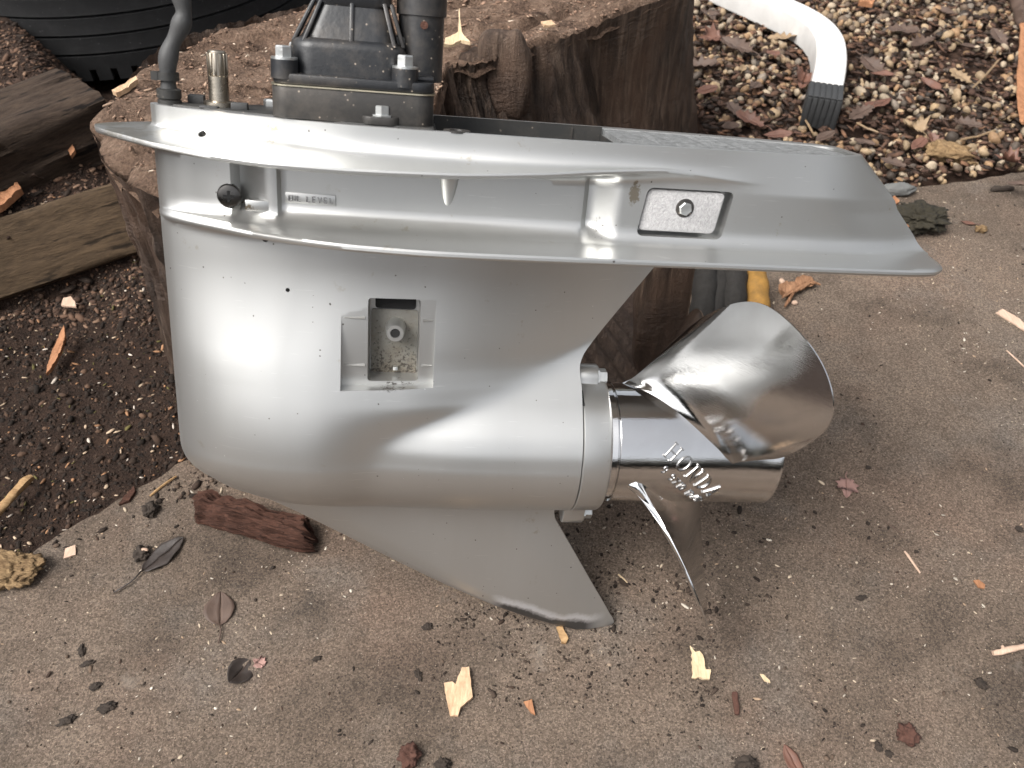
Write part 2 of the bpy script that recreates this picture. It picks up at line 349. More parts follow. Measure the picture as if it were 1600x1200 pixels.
def stump_top():
    n = N('sawn_stump_top'); f = n.noise(45, 8, .75); g = n.noise(380, 5, .75); st = n.noise(24, 5, .7, n.mapped((1, 7, 1), (0, 0, .5)))
    c = n.ramp(f, [(.30, (.075, .048, .035)), (.50, (.165, .108, .076)), (.68, (.28, .195, .142))])
    c = n.mix(n.ramp(st, [(.36, .8), (.43, 0.)]), c, (.035, .020, .014))
    c = n.mix(.85, c, n.ramp(g, [(.28, .4), (.72, 1.75)]), 'MULTIPLY')
    n.set(color=c, rough=.92, spec=.2); n.bump(n.math('ADD', n.math('MULTIPLY', f, 1.), n.math('MULTIPLY', g, .5)), .009, 1.); return n.m
MAT['stump_top'] = stump_top()
def bark():
    n = N('stump_bark'); f = n.noise(120, 7, .72, n.mapped((1, 1, .10)), .6); r = n.noise(80, 4, .6, n.mapped((.5, .5, 1.6), (.2, .35, 0)), 1.0); big = n.noise(14, 5, .65, n.mapped((1, 1, .45)))
    c = n.ramp(f, [(.32, (.015, .010, .0075)), (.50, (.068, .045, .032)), (.70, (.185, .130, .094))])
    c = n.mix(n.ramp(big, [(.42, 0.), (.62, .7)]), c, (.105, .060, .038)); c = n.mix(n.ramp(n.noise(6, 3), [(.45, 0.), (.62, .5)]), c, (.022, .016, .014))
    wr = n.math('MULTIPLY', r, n.ramp(n.noise(9, 2), [(.45, 0.), (.6, .8)]))
    n.set(color=c, rough=.62, spec=.35); n.bump(n.math('ADD', n.math('ADD', f, wr), n.math('MULTIPLY', n.noise(500, 3, .7), .3)), .005, 1.); return n.m
MAT['bark'] = bark()

# ------------------------------------------------------------------ the setting
EDGE = [(-3.0, -1.9), (-.423, .354), (-.3, .467), (-.17, .545), (.05, .60), (.20, .70), (.33, .77), (.40, .865), (.473, .898), (.671, .942), (3.0, 1.45)]
def slab():
    n = len(EDGE); top = [(x, y, 0.) for x, y in EDGE] + [(3.0, -3.0, 0.), (-3.0, -3.0, 0.)]
    # break the back edge up a little
    pts = []
    for i in range(len(EDGE) - 1):
        a, b = Vector(EDGE[i]), Vector(EDGE[i + 1]); L = (b - a).length; k = max(1, int(min(L, 1.2) / .008)) if 0 < i < len(EDGE) - 2 else 60
        d = (b - a).normalized(); nn = Vector((-d.y, d.x))
        for j in range(k):
            p = a + (b - a) * j / k; e = noise.noise((p.x * 28, p.y * 28, 3)) * .006 + noise.noise((p.x * 90, p.y * 90, 1)) * .003
            pts.append(p + nn * e)
    pts.append(Vector(EDGE[-1])); pts += [Vector((3.0, -3.0)), Vector((-3.0, -3.0))]
    m = len(pts); V = [(p.x, p.y, 0) for p in pts] + [(p.x, p.y, -.1) for p in pts]
    F_ = [tuple(range(m))] + [(i, i + m, (i + 1) % m + m, (i + 1) % m) for i in range(m)]
    o = mk('concrete_slab', V, F_, MAT['concrete'], smooth=False); tag(o, 'stained grey brown concrete slab under the gearcase', kind='structure'); return o
slab()
big = MB(); big.prism([(-60, -60), (60, -60), (60, 60), (-60, 60)], -.30, -.12)
tag(big.build('ground', MAT['soil'], smooth=False, sharp=None), 'dark bare ground', kind='structure')

BEAM_A, BEAM_B = Vector((-.425, .765)), Vector((-.88, .465))     # right end and far left end of the near timber, front lower edge
bdir = (BEAM_B - BEAM_A).normalized(); bnor = Vector((bdir.y, -bdir.x));
if bnor.y < 0: bnor = -bnor
def soil_h(x, y):
    h = -.012
    p = Vector((x, y)) - BEAM_A; dn = p.dot(bnor); da = p.dot(bdir)
    k = float(sstep(.0, .06, dn) * sstep(-.07, .02, da)); h += k * (.080 + .04 * float(sstep(.05, .35, dn)))
    h += .007 * noise.noise((x * 9, y * 9, 0)) + .004 * noise.noise((x * 30, y * 30, 1)) + .0025 * noise.noise((x * 85, y * 85, 2))
    return h
def terrain(name, x0, x1, y0, y1, st, fn, mat, lab):
    xs = np.arange(x0, x1 + st, st); ys = np.arange(y0, y1 + st, st); nx = len(xs)
    V = [(x, y, fn(x, y)) for y in ys for x in xs]
    F_ = [(j * nx + i, j * nx + i + 1, (j + 1) * nx + i + 1, (j + 1) * nx + i) for j in range(len(ys) - 1) for i in range(nx - 1)]
    return tag(mk(name, V, F_, mat), lab, kind='structure')
terrain('soil_bed', -1.3, .24, .30, 2.0, .0075, soil_h, MAT['soil'], 'dark damp soil bed with wood crumbs')
def grav_h(x, y): return -.012 + .006 * noise.noise((x * 8, y * 8, 5)) + .003 * noise.noise((x * 40, y * 40, 6))
terrain('gravel_bed', .2405, 1.7, .70, 2.6, .012, grav_h, MAT['gravel_dirt'], 'dirt bed under the gravel')

# dark trees that close the yard off all round, well out of the frame (they show in the polished metal)
def tree_belt():
    nA, nZ = 220, 26; V, F_ = [], []
    for k in range(nZ + 1):
        for i in range(nA):
            a = 2 * math.pi * i / nA; z = 2.2 * k / nZ; h = 1 + .22 * noise.noise((math.cos(a) * 5, math.sin(a) * 5, 0)) + .10 * noise.noise((math.cos(a) * 17, math.sin(a) * 17, 2))
            r = 6.2 + .9 * noise.noise((math.cos(a) * 6, math.sin(a) * 6, z * .7)) + .5 * noise.noise((math.cos(a) * 19, math.sin(a) * 19, z * 2.2)) + 1.2 * (k / nZ) ** 3
            V.append((r * math.cos(a), .5 + r * math.sin(a), z * h - .15))
    for k in range(nZ):
        for i in range(nA): F_.append((k * nA + i, k * nA + (i + 1) % nA, (k + 1) * nA + (i + 1) % nA, (k + 1) * nA + i))
    return tag(mk('tree_belt', V, F_, MAT['foliage']), 'dense dark tree belt round the yard', 'trees', kind='stuff')
tree_belt()

# ------------------------------------------------------------------ tree stump
def ray_poly(c, ang, poly):
    d = Vector((math.cos(ang), math.sin(ang))); best = .01
    for i in range(len(poly)):
        a, b = Vector(poly[i]) - c, Vector(poly[(i + 1) % len(poly)]) - c; e = b - a; den = d.x * e.y - d.y * e.x
        if abs(den) < 1e-9: continue
        t = (a.x * e.y - a.y * e.x) / den; s_ = (a.x * d.y - a.y * d.x) / den
        if t > 0 and -1e-6 <= s_ <= 1 + 1e-6: best = max(best, t)
    return best
ST_Z = .25; ST_C = Vector((-.10, .80))
ST_TOP = [(-.350, .625), (-.30, .545), (-.22, .505), (-.13, .50), (-.075, .56), (-.062, .70), (-.058, .735), (-.024, .744), (.012, .772), (.056, .80), (.104, .845), (.150, .885), (.200, .93), (.215, 1.0), (.15, 1.06), (.02, 1.06), (-.10, .965), (-.21, .868), (-.305, .806), (-.335, .768), (-.343, .70)]
ST_BASE = [(-.370, .64), (-.34, .545), (-.25, .49), (-.12, .485), (-.02, .455), (.06, .44), (.13, .47), (.180, .55), (.197, .68), (.205, .86), (.235, .95), (.29, 1.02), (.26, 1.15), (.0, 1.2), (-.2, 1.1), (-.36, .9), (-.39, .75)]
def top_z(x, y): return ST_Z + .012 * noise.noise((x * 7, y * 7, 4)) + .006 * noise.noise((x * 26, y * 26, 2)) + .004 * noise.noise((x * 70, y * 70, 3)) + .035 * (x + .1) * -.3 - .010 * max(0., 1 - abs(noise.noise((x * 5 + y * 3, y * 13 - x * 6, 11))) * 9) + .006 * noise.noise((x * 14 + y * 9, y * 40 - x * 18, 5))
def build_stump():
    nA, nT, nW = 300, 42, 46
    root = bpy.data.objects.new('tree_stump', None); COL.objects.link(root); root.location = (ST_C.x, ST_C.y, -.02)
    tag(root, 'wide rotten tree stump with dark bark behind the gearcase', 'stump')
    rt = [ray_poly(ST_C, 2 * math.pi * i / nA, ST_TOP) for i in range(nA)]; rb = [ray_poly(ST_C, 2 * math.pi * i / nA, ST_BASE) for i in range(nA)]
    sm = lambda a, k: [sum(a[(i + j) % nA] for j in range(-k, k + 1)) / (2 * k + 1) for i in range(nA)]
    rt = sm(rt, 1); rb = sm(rb, 4)
    off = Vector((ST_C.x, ST_C.y, -.02)); V, F_ = [], []
    for k in range(nT + 1):
        t = (k / nT)
        for i in range(nA):
            a = 2 * math.pi * i / nA; r = rt[i] * t; x, y = ST_C.x + r * math.cos(a), ST_C.y + r * math.sin(a)
            e = 1 + .018 * noise.noise((math.cos(a) * 9, math.sin(a) * 9, 1)) * t
            z = top_z(x, y) - (.012 * max(0, t - .93) / .07 if t > .93 else 0)
            V.append(Vector((ST_C.x + (x - ST_C.x) * e, ST_C.y + (y - ST_C.y) * e, z)) - off)
    for k in range(nT):
        for i in range(nA): F_.append((k * nA + i, k * nA + (i + 1) % nA, (k + 1) * nA + (i + 1) % nA, (k + 1) * nA + i))
    mk('cut_top', V, F_, MAT['stump_top'], root)
    V, F_ = [], []
    for k in range(nW + 1):
        q = k / nW
        for i in range(nA):
            a = 2 * math.pi * i / nA; fl = q ** 2.3
            if -.5 * math.pi < (a if a < math.pi else a - 2 * math.pi) < .1: fl = q ** 1.7
            r = rt[i] * (1 - fl) + rb[i] * fl
            x, y = ST_C.x + r * math.cos(a), ST_C.y + r * math.sin(a); z = (ST_Z - .004) * (1 - q) - .03 * q + .035 * (x + .1) * -.3 * (1 - q)
            e = 1 + .018 * noise.noise((math.cos(a) * 9, math.sin(a) * 9, 1))
            s = min(1, q * 14)
            ds = .016 * noise.noise((a * 7, z * 2.5, 3)) - .012 * max(0, abs(noise.noise((a * 13, z * 1.5, 17))) * -6 + 1) + .010 * noise.noise((a * 19, z * 4, 7)) + .004 * noise.noise((a * 50, z * 22 + a * 6, 9)) + .003 * noise.noise((a * 25, z * 70, 2))
            r = r * e + ds * s - .003 * s
            V.append(Vector((ST_C.x + r * math.cos(a), ST_C.y + r * math.sin(a), z + .006 * noise.noise((a * 30, 0, 3)) * (1 - s) )) - off)
    for k in range(nW):
        for i in range(nA): F_.append((k * nA + i, k * nA + (i + 1) % nA, (k + 1) * nA + (i + 1) % nA, (k + 1) * nA + i))
    mk('bark_wall', V, F_, MAT['bark'], root)
    # loose slabs of bark standing in the notch at the front
    for (u, v, z, h, wd, th, an) in ((735, 140, .21, .075, .030, .018, .25), (785, 118, .225, .085, .046, .022, -.1), (812, 128, .215, .07, .022, .02, .35), (1035, 470, .09, .17, .050, .03, .1)):
        p = ground(u, v, z); bm = bmesh.new(); bmesh.ops.create_icosphere(bm, subdivisions=4, radius=1)
        for q in bm.verts:
            c = q.co; sx = lambda t: math.copysign(abs(t) ** .55, t); c = Vector((sx(c.x) * wd / 2, sx(c.y) * th / 2, sx(c.z) * h / 2))
            f = 1 + .28 * noise.noise((c.x * 60, c.y * 60 + u, c.z * 22)); q.co = Vector((c.x * f, c.y * f, c.z * (1 + .12 * noise.noise((c.x * 90, u, 0)))))
        me = bpy.data.meshes.new('bark_slab'); bm.to_mesh(me); bm.free()
        o = link('bark_slab', me, MAT['bark'], root); o.location = p - off; o.rotation_euler = (-.12, an * .3, an)
    return root
stump = build_stump(); 

# ------------------------------------------------------------------ tyre lying behind the timbers
def tyre():
    n = 160; c = Vector((-.66, 1.50, 0)); RO, RI, Wd = .335, .20, .205
    root = bpy.data.objects.new('car_tyre', None); COL.objects.link(root); root.location = c + Vector((0, 0, .0))
    tag(root, 'black car tyre lying flat in the shade behind the timbers', 'tyre')
    prof = [(RI, .03), (RI + .01, .012), (RO - .06, -.004), (RO - .022, .010), (RO - .008, .024)]
    # ribs of the tread with real grooves between them
    z = .030
    gro = [.052, .079, .106, .133, .160]
    for g in gro: prof += [(RO + .001, z), (RO + .0015, g - .0022), (RO - .0045, g - .0018), (RO - .0045, g + .0018), (RO + .0015, g + .0022)]; z = g + .004
    prof += [(RO, .178), (RO - .01, .188), (RO - .03, .196), (RO - .07, .205), (RI + .01, .190), (RI, .175)]
    V, F_ = [], []
    for r, zz in prof:
        for k in range(n): a = 2 * math.pi * k / n; V.append((r * math.cos(a), r * math.sin(a), zz))
    m = len(prof)
    for i in range(m):
        for k in range(n): F_.append((i * n + k, i * n + (k + 1) % n, ((i + 1) % m) * n + (k + 1) % n, ((i + 1) % m) * n + k))
    mk('carcass', V, F_, MAT['tyre'], root, sharp=30)
    for k in range(72):      # shoulder blocks below the tread
        a = 2 * math.pi * k / 72
        if not (math.sin(a) < .15): continue
        b = MB(); b.box(((RO - .006) * math.cos(a), (RO - .006) * math.sin(a), .024), (.014, .020, .022), Matrix.Rotation(a, 3, 'Z')); b.build('tread_block', MAT['tyre'], root, False, None)
    return root
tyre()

# ------------------------------------------------------------------ timbers at the left
def rough_beam(name, p0, p1, wd, ht, mat, label, cat, jag=.002, split=False, seed=0, roll=0.):
    """a squared baulk from p0 to p1 (points on the lower front edge), built as one length of worn timber"""
    p0, p1 = Vector(p0), Vector(p1); L = (p1 - p0).length; ax = (p1 - p0).normalized(); nl = 70
    sec = []
    for (a, b) in ((0, 0), (1, 0), (1, 1), (0, 1)):
        sec.append((a, b))
    ring = []
    for i in range(4):
        a, b = Vector(sec[i]), Vector(sec[(i + 1) % 4])
        for k in range(12): ring.append(a + (b - a) * k / 12)
    V, F_ = [], []; nr = len(ring)
    for i in range(nl + 1):
        t = i / nl
        for k, q in enumerate(ring):
            cx, cy = q.x - .5, q.y - .5; rr = max(abs(cx), abs(cy)); cr = min(abs(cx), abs(cy)); sh = 1 - .06 * (cr / .5) ** 6
            d = jag * (noise.noise((t * L * 12, q.x * 14 + seed, q.y * 14)) + .7 * noise.noise((t * L * 6, q.x * 60 + seed, q.y * 60)))
            if split: d += jag * 2.2 * noise.noise((t * L * 4, q.x * 7 + seed, q.y * 9))
            V.append((t * L + (.006 * noise.noise((q.x * 6, q.y * 6, seed + t)) if i in (0, nl) else 0), cx * sh * wd + d, (cy * sh + .5) * ht + d))
    for i in range(nl):
        for k in range(nr): F_.append((i * nr + k, i * nr + (k + 1) % nr, (i + 1) * nr + (k + 1) % nr, (i + 1) * nr + k))
    F_.append(tuple(range(nr - 1, -1, -1))); F_.append(tuple(nl * nr + k for k in range(nr)))
    V = [Matrix.Rotation(roll, 3, 'X') @ Vector(v) for v in V]
    o = mk(name, V, F_, mat, sharp=50); o.location = p0; o.rotation_euler = ax.to_track_quat('X', 'Z').to_euler()
    return tag(o, label, cat)
bo = bnor * .024
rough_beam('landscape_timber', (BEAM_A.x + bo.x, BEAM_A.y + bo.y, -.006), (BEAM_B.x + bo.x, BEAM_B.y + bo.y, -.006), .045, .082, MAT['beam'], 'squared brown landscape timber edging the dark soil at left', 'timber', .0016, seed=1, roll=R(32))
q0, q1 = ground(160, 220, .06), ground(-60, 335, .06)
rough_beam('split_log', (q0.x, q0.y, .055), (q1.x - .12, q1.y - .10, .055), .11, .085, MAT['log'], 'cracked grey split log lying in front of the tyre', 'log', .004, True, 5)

# ------------------------------------------------------------------ white bent tube on the gravel
def white_leg():
    path = [(.425, 1.050), (.4345, 1.08), (.452, 1.125), (.468, 1.175), (.478, 1.215), (.483, 1.25), (.480, 1.29), (.467, 1.325), (.445, 1.36), (.40, 1.42), (.33, 1.515), (.24, 1.64), (.15, 1.76)]
    P = [Vector((x, y, 0)) for x, y in path]
    # refine
    for _ in range(2):
        Q = [P[0]]
        for a, b in zip(P[:-1], P[1:]): Q += [a * .75 + b * .25, a * .25 + b * .75]
        P = Q + [P[-1]]
    root = bpy.data.objects.new('bent_tube_leg', None); COL.objects.link(root); root.location = (.43, 1.06, 0)
    tag(root, 'white bent metal tube leg with ribbed grey end cap on the gravel', 'furniture leg')
    def sweep(P, wd, h0, h1, r, ridges=0):
        sec = []
        hw = wd / 2
        for (cx, cy, a0) in ((hw - r, h1 - r, 0), (-hw + r, h1 - r, 90), (-hw + r, h0 + r, 180), (hw - r, h0 + r, 270)):
            for k in range(5): a = R(a0 + 22.5 * k); sec.append((cx + r * math.cos(a), cy + r * math.sin(a)))
        V, F_ = [], []; n = len(sec)
        for i, p in enumerate(P):
            t = (P[min(i + 1, len(P) - 1)] - P[max(i - 1, 0)]).normalized(); s = Vector((t.y, -t.x, 0))
            for (a, b) in sec: V.append(p + s * a + Vector((0, 0, b)) - root.location)
        for i in range(len(P) - 1):
            for k in range(n): F_.append((i * n + k, i * n + (k + 1) % n, (i + 1) * n + (k + 1) % n, (i + 1) * n + k))
        F_.append(tuple(range(n))); F_.append(tuple((len(P) - 1) * n + k for k in range(n)))
        return V, F_
    body = [p for p in P if p.y > 1.085]
    V, F_ = sweep([Vector((.4345, 1.08, 0))] + body, .0435, .006, .046, .0032); mk('tube', V, F_, MAT['white_tube'], root, sharp=40)
    capd = (P[0] - P[2]).normalized(); a = P[0] - capd * -.002; b = Vector((.437, 1.088, 0))
    V, F_ = sweep([a, a.lerp(b, .5), b], .0475, .003, .0485, .004); cp = mk('end_cap', V, F_, MAT['plastic_cap'], root, sharp=40)
    t = (b - a).normalized(); s = Vector((t.y, -t.x, 0))
    for k in range(6):
        m = MB(); c = (a + b) / 2 + s * (k - 2.5) * .0078 + Vector((0, 0, .0487)) - root.location
        m.box(c, (.0062, (b - a).length * 1.02, .0022), Matrix.Rotation(math.atan2(t.y, t.x) - math.pi / 2, 3, 'Z'))
        c2 = a + s * (k - 2.5) * .0078 + Vector((0, 0, .026)) - root.location - t * .0006
        m.box(c2, (.0062, .0022, .042), Matrix.Rotation(math.atan2(t.y, t.x) - math.pi / 2, 3, 'Z'))
        m.build('rib', MAT['plastic_cap'], cp, bevel=.0006)
    return root
white_leg()

# ------------------------------------------------------------------ the outboard gearcase (built in its own frame, millimetres, bow = -x, camera side = -y)
UX, UY, UZ = Vector((.9915, .0654, -.1127)), Vector((-.1045, .9155, -.3886)), Vector((.0777, .3971, .9145))
U_ORG = Vector((.0493, .3667, .1537))
UM = Matrix((UX, UY, UZ)).transposed()
SKEG = Vector((.0289, 0, -.1645))
unit = bpy.data.objects.new('outboard_gearcase', None); COL.objects.link(unit)
unit.location = U_ORG + UM @ SKEG; unit.rotation_euler = UM.to_euler()
tag(unit, 'silver outboard motor gearcase standing on its skeg with a polished propeller', 'outboard motor')
OFF = -SKEG
mmv = lambda V: [(x * .001, y * .001, z * .001) for x, y, z in V]

deck_w = pc([(-270, .5), (-266, 5), (-258, 9), (-246, 14), (-225, 21), (-200, 28), (-153, 38), (-108, 40), (-52, 41), (0, 40), (41, 38), (97, 33), (130, 27), (143, 21), (146, 17)])
lip_w0 = pc([(-301, .5), (-298, 8), (-290, 18), (-279, 28), (-254, 47), (-222, 61), (-190, 67), (-150, 65), (-105, 61.5), (-55, 53.5), (-16, 46), (30, 40), (60, 38.6), (110, 36), (150, 28), (164, 18)])
lip_z0 = pc([(-301, 192), (-279, 191.5), (-254, 190.5), (-222, 189), (-190, 187.8), (-150, 186.8), (-105, 187), (-55, 188.8), (-16, 191.5), (30, 193.5), (60, 193), (164, 190)])
wall_b = pc([(-270, .5), (-267, 6), (-258, 13), (-246, 19), (-232, 25), (-215, 30), (-190, 34), (-150, 37), (-100, 38), (0, 38.5), (60, 37.5), (110, 35), (150, 30), (200, 22)])
plate_w0 = pc([(-270, .8), (-266, 9), (-256, 18), (-235, 31), (-200, 50), (-151, 65), (-103, 69.5), (-33, 68), (42, 65), (120, 62.5), (165, 60), (184, 57), (194, 50), (200, 40), (203, 24)])
strut_f = pc([(0, .012), (.004, .12), (.012, .23), (.03, .38), (.08, .60), (.16, .81), (.28, .96), (.38, 1), (.55, .94), (.75, .68), (.9, .38), (1, .12)])
skeg_f = pc([(0, .15), (.06, .55), (.2, .95), (.4, 1), (.75, .9), (1, .22)])
bul_R = pc([(-271, .5), (-269.5, 8), (-267, 18), (-260, 27.5), (-248, 36), (-235, 42), (-220, 45.6), (-195, 47.6), (-160, 48.2), (-60, 48.4), (-9, 48.4)])
NS = 300
_s = np.linspace(0, 1, NS - 34); SG = np.unique(np.concatenate([_s, np.linspace(0, 1, 40)[1:-1] ** 2 * .05])); NS = len(SG)

def dw(x):          # pads and recesses of the wall between the two plates
    o = np.zeros_like(x)
    o += -9.0 * sstep(-223.5, -220, x) * (1 - sstep(-219, -203, x))
    o += -4.0 * sstep(-198, -194.5, x) * (1 - sstep(-26, -22.5, x))
    o += -9.5 * sstep(-26, -22, x) * (1 - sstep(-21, -4, x))
    o += 1.0 * sstep(-206, -202, x) * (1 - sstep(-198, -195, x))
    return o
def TEw(z): return 146 + (207 - z) * 1.04
def xs_of(LE, TE): return np.interp(SG, [0, .13, .80, 1], [LE, -228, 100, TE])      # columns stand at the same x along the middle
def curve(LE, TE, wf, zf):
    x = xs_of(LE, TE); wv = wf(x) if callable(wf) else np.full_like(x, wf); zv = zf(x) if callable(zf) else np.full_like(x, float(zf))
    return [x, np.maximum(wv, .4), zv]
def lerp(a, b, fx, fw=None, fz=None):
    fw = fx if fw is None else fw; fz = fx if fz is None else fz
    return [a[0] + (b[0] - a[0]) * fx, a[1] + (b[1] - a[1]) * fw, a[2] + (b[2] - a[2]) * fz]
def wallc(z, k=1.0, blend=None):
    TE = TEw(z)
    def f(x):
        tp = np.sin(np.clip((TE - x) / 55, 0, 1) * math.pi / 2) * .45 + .55
        return (wall_b(x) + dw(x) * k) * tp
    zz = (lambda x: z + pc([(-270, 0), (-150, -1), (0, 1), (60, 3), (200, 2)])(x) * (1 if z > 175 else 0)) if z > 175 else z
    return curve(-270, TE, f, zz)

BELL = pc([(0, 1), (.2, .98), (.4, .917), (.6, .80), (.75, .68), (.9, .545), (1.05, .42), (1.2, .31), (1.4, .19), (1.65, .08), (2.0, 0), (99, 0)])
def strut_row(z):
    # leading and trailing edge of the side profile
    if z > -6: LE = -270
    else: LE = float(pchip(np.array([z]), [-164.6, -163, -160, -155, -145, -61, -28, -18, -12, -6], [10, 4, -7, -22, -46, -195, -253.5, -266, -269, -270])[0])
    if z >= 50: TE = float(pchip(np.array([z]), [50, 56, 61, 67, 76, 90, 140], [-10, -11, -11.2, -9.5, -3.4, 6.2, 39.5])[0])
    elif z >= -50: TE = -10.
    else: TE = float(pchip(np.array([z]), [-164.6, -163.4, -161.5, -159, -150, -120, -90, -70, -63, -57, -50], [24, 36, 41.5, 43, 38.2, 20.2, 2.4, -9.5, -13.5, -14.5, -10])[0])
    x = LE + (TE - LE) * SG; s = SG
    T = 48 - 18.5 * float(sstep(0, 125, z)) if z > 0 else 48.
    a = T * strut_f(s); Rx = bul_R(x); lat = .30 + .70 * np.sin(np.clip((x + 275) / 215, 0, 1) * math.pi / 2) ** 1.25
    if z <= 0:          # lower half: full width at the shaft line, rounded down to the belly, then the skeg
        rear = sstep(-190, 5, x); a0 = 48 * strut_f(s) * (1 - rear); b0 = Rx * lat; w0 = .5 * (a0 + b0 + np.sqrt((a0 - b0) ** 2 + (5 * (1 - rear) * np.clip((x - LE) / 26, 0, 1)) ** 2))
        q = 1 - (z / Rx) ** 2; b = np.where(q > 0, w0 * np.sqrt(np.maximum(q, 0)), -np.sqrt(np.maximum(-q, 0)) * 25)
        a = np.interp(z, [-164, -150, -48], [2.2, 3.0, 5.2]) * skeg_f(s); k0 = 5.
    else:
        b = Rx * lat * BELL(z / Rx) - 6 * sstep(1.3, 2.2, z / Rx); k0 = 5.
        fade = sstep(-190, 5, x) * float(sstep(42, 0, z)); a = a * (1 - fade); k0 = k0 * (1 - fade)
    kk = k0 * np.clip((x - LE) / 26, 0, 1)
    wv = .5 * (a + b + np.sqrt((a - b) ** 2 + kk * kk))
    return [x, np.maximum(wv, .4), np.full_like(x, z)]

GB = 1 - sstep(.03, .22, SG)
def housing_rows():
    rows = []; deck = curve(-270, 146, deck_w, 207)
    inner = [deck[0] * .985 - .9, np.maximum(deck[1] - 4.2, .3), deck[2] - 4.5]; rows.append(inner)
    rows.append([inner[0], inner[1], deck[2] - .6]); rows.append([inner[0] * .2 + deck[0] * .8, inner[1] * .2 + deck[1] * .8, deck[2] + 0]); rows.append([deck[0], deck[1], deck[2] - .4])
    lip = curve(-301, 164, lip_w0, lip_z0)
    for t in np.linspace(.08, 1, 18):
        fw = 1 - math.cos(t * math.pi / 2); fz = math.sin(t * math.pi / 2) ** .92
        fb = fw ** 2.0 * (1 - GB) + fw ** 4.5 * GB; rows.append(lerp([deck[0], deck[1], deck[2] - .4], [lip[0], lip[1], lip[2] + 1.4], fb, fb, fz))
    rows.append([lip[0], lip[1] + .7, lip[2] + .4]); rows.append([lip[0], lip[1] + .6, lip[2] - .9]); rows.append([lip[0], lip[1] - .4, lip[2] - 1.7])
    wt = wallc(183.5); wt2 = wallc(180)
    under = lerp([lip[0], lip[1], lip[2] - 1.9], wt, .72); under[2] = np.minimum(lip[2] - 2.2, lip[2] * .72 + wt[2] * .28 - 1.2); rows.append(lerp(rows[-1], under, .5)); rows.append(under)
    rows.append(lerp(under, wt, .75, .75, .5)); rows.append(wt); rows.append(wt2)
    n0, n1 = 3, len(rows) - 1; A, B_ = rows[n0], rows[n1]             # towards the stern the lip dies out into a plain slope
    GF = sstep(12, 85, A[0])
    for i in range(n0 + 1, n1):
        f = (i - n0) / (n1 - n0); st_ = lerp(A, B_, f); rows[i] = [rows[i][k] * (1 - GF) + st_[k] * GF for k in range(3)]
    for z in (178, 175, 172, 169, 166, 163.5, 161.5, 160): rows.append(wallc(z))
    wb = wallc(159)
    pl = curve(-270, 203, plate_w0, 148.2)
    pw = [pl[0], pl[1], pl[2]]
    room = lambda wbv, plv: np.minimum(9., np.maximum(plv - wbv - 1.0, .2))
    for t in np.linspace(.12, 1, 12):
        fw = 1 - math.cos(t * math.pi / 2); fz = math.sin(t * math.pi / 2)
        xx = wb[0] + (pl[0] - wb[0]) * fz * .98; TE = wb[0][-1] + (pl[0][-1] - wb[0][-1]) * fz * .98
        wl = (wall_b(xx) + dw(xx) * (1 - .75 * fz)) * (np.sin(np.clip((TE - xx) / 55, 0, 1) * math.pi / 2) * .45 + .55)
        rows.append([xx, np.maximum(wl + room(wl, plate_w0(xx)) * fw, .4), 159 + (150.2 - 159) * fz + xx * 0])
    last = rows[-1]
    for t in (.3, .6, .85): rows.append(lerp(last, pl, t))
    rows.append([pl[0], pl[1], pl[2]]); rows.append([pl[0] + (SG > .9) * .8, pl[1] + 1.0, pl[2] - 1.0]); rows.append([pl[0] + (SG > .9) * .8, pl[1] + 1.1, pl[2] - 2.4]); rows.append([pl[0], pl[1] + .2, pl[2] - 3.7])
    st = strut_row(139.0)
    e = [pl[0], pl[1] - 2, pl[2] - 4.3]; rows.append(e)
    for t in (.35, .7, .9): rows.append(lerp(e, st, t, t, t * .35))
    rows.append(lerp(e, st, .985, .985, .7))
    for z in np.concatenate([np.arange(139, 66, -2.6), np.arange(66, 30, -1.3), np.arange(30, -30, -2.2), np.arange(-30, -64, -.75), np.arange(-64, -144, -3), np.arange(-144, -164.4, -.9)]): rows.append(strut_row(float(z)))
    rows.append(strut_row(-164.5)); return rows
def loft(rows):
    V, F_ = [], []; n = NS * 2
    for x, wv, zv in rows:
        V += [(x[j], -wv[j], zv[j]) for j in range(NS)] + [(x[j], wv[j], zv[j]) for j in range(NS - 1, -1, -1)]
    for k in range(len(rows) - 1):
        for j in range(n): a, b = k * n + j, k * n + (j + 1) % n; F_.append((a, b, b + n, a + n))
    for k in (0, len(rows) - 1):
        for j in range(NS - 1): a = k * n; F_.append((a + j, a + j + 1, a + n - 2 - j, a + n - 1 - j))
    return mmv(V), F_
hv, hf = loft(housing_rows())
housing = mk('housing', hv, hf, MAT['paint'], smooth=True)

def surf_y(x, z):     # half width of the strut or wall at a place, millimetres
    r = strut_row(z) if z < 140 else wallc(z)
    return float(np.interp(x, r[0], r[1]))
def rrect(x0, x1, z0, z1, r, sk=0, n=5):
    P = []
    for cx, cz, a0 in ((x1 - r, z1 - r, 0), (x0 + r, z1 - r, 90), (x0 + r, z0 + r, 180), (x1 - r, z0 + r, 270)):
        for k in range(n): a = R(a0 + 90 * k / (n - 1)); zz = cz + r * math.sin(a); P.append((cx + r * math.cos(a) + sk * (zz - z0) / (z1 - z0), zz))
    return P
def ycut(mb, poly0, y0, poly1, y1):
    yy = y1 if callable(y1) else (lambda x: y1)
    n = len(poly0); V = [(x * .001, y0 * .001, z * .001) for x, z in poly0] + [(x * .001, yy(x) * .001, z * .001) for x, z in poly1]
    mb.add(V, [tuple(range(n)), tuple(range(2 * n - 1, n - 1, -1))] + [(i, n + i, n + (i + 1) % n, (i + 1) % n) for i in range(n)])
yi = surf_y(-132, 80)
yL, yR = surf_y(-163, 80), surf_y(-107, 80); fy = lambda x: yL + (yR - yL) * (x + 163) / 56
c1 = MB()        # water intake: shallow tapered field
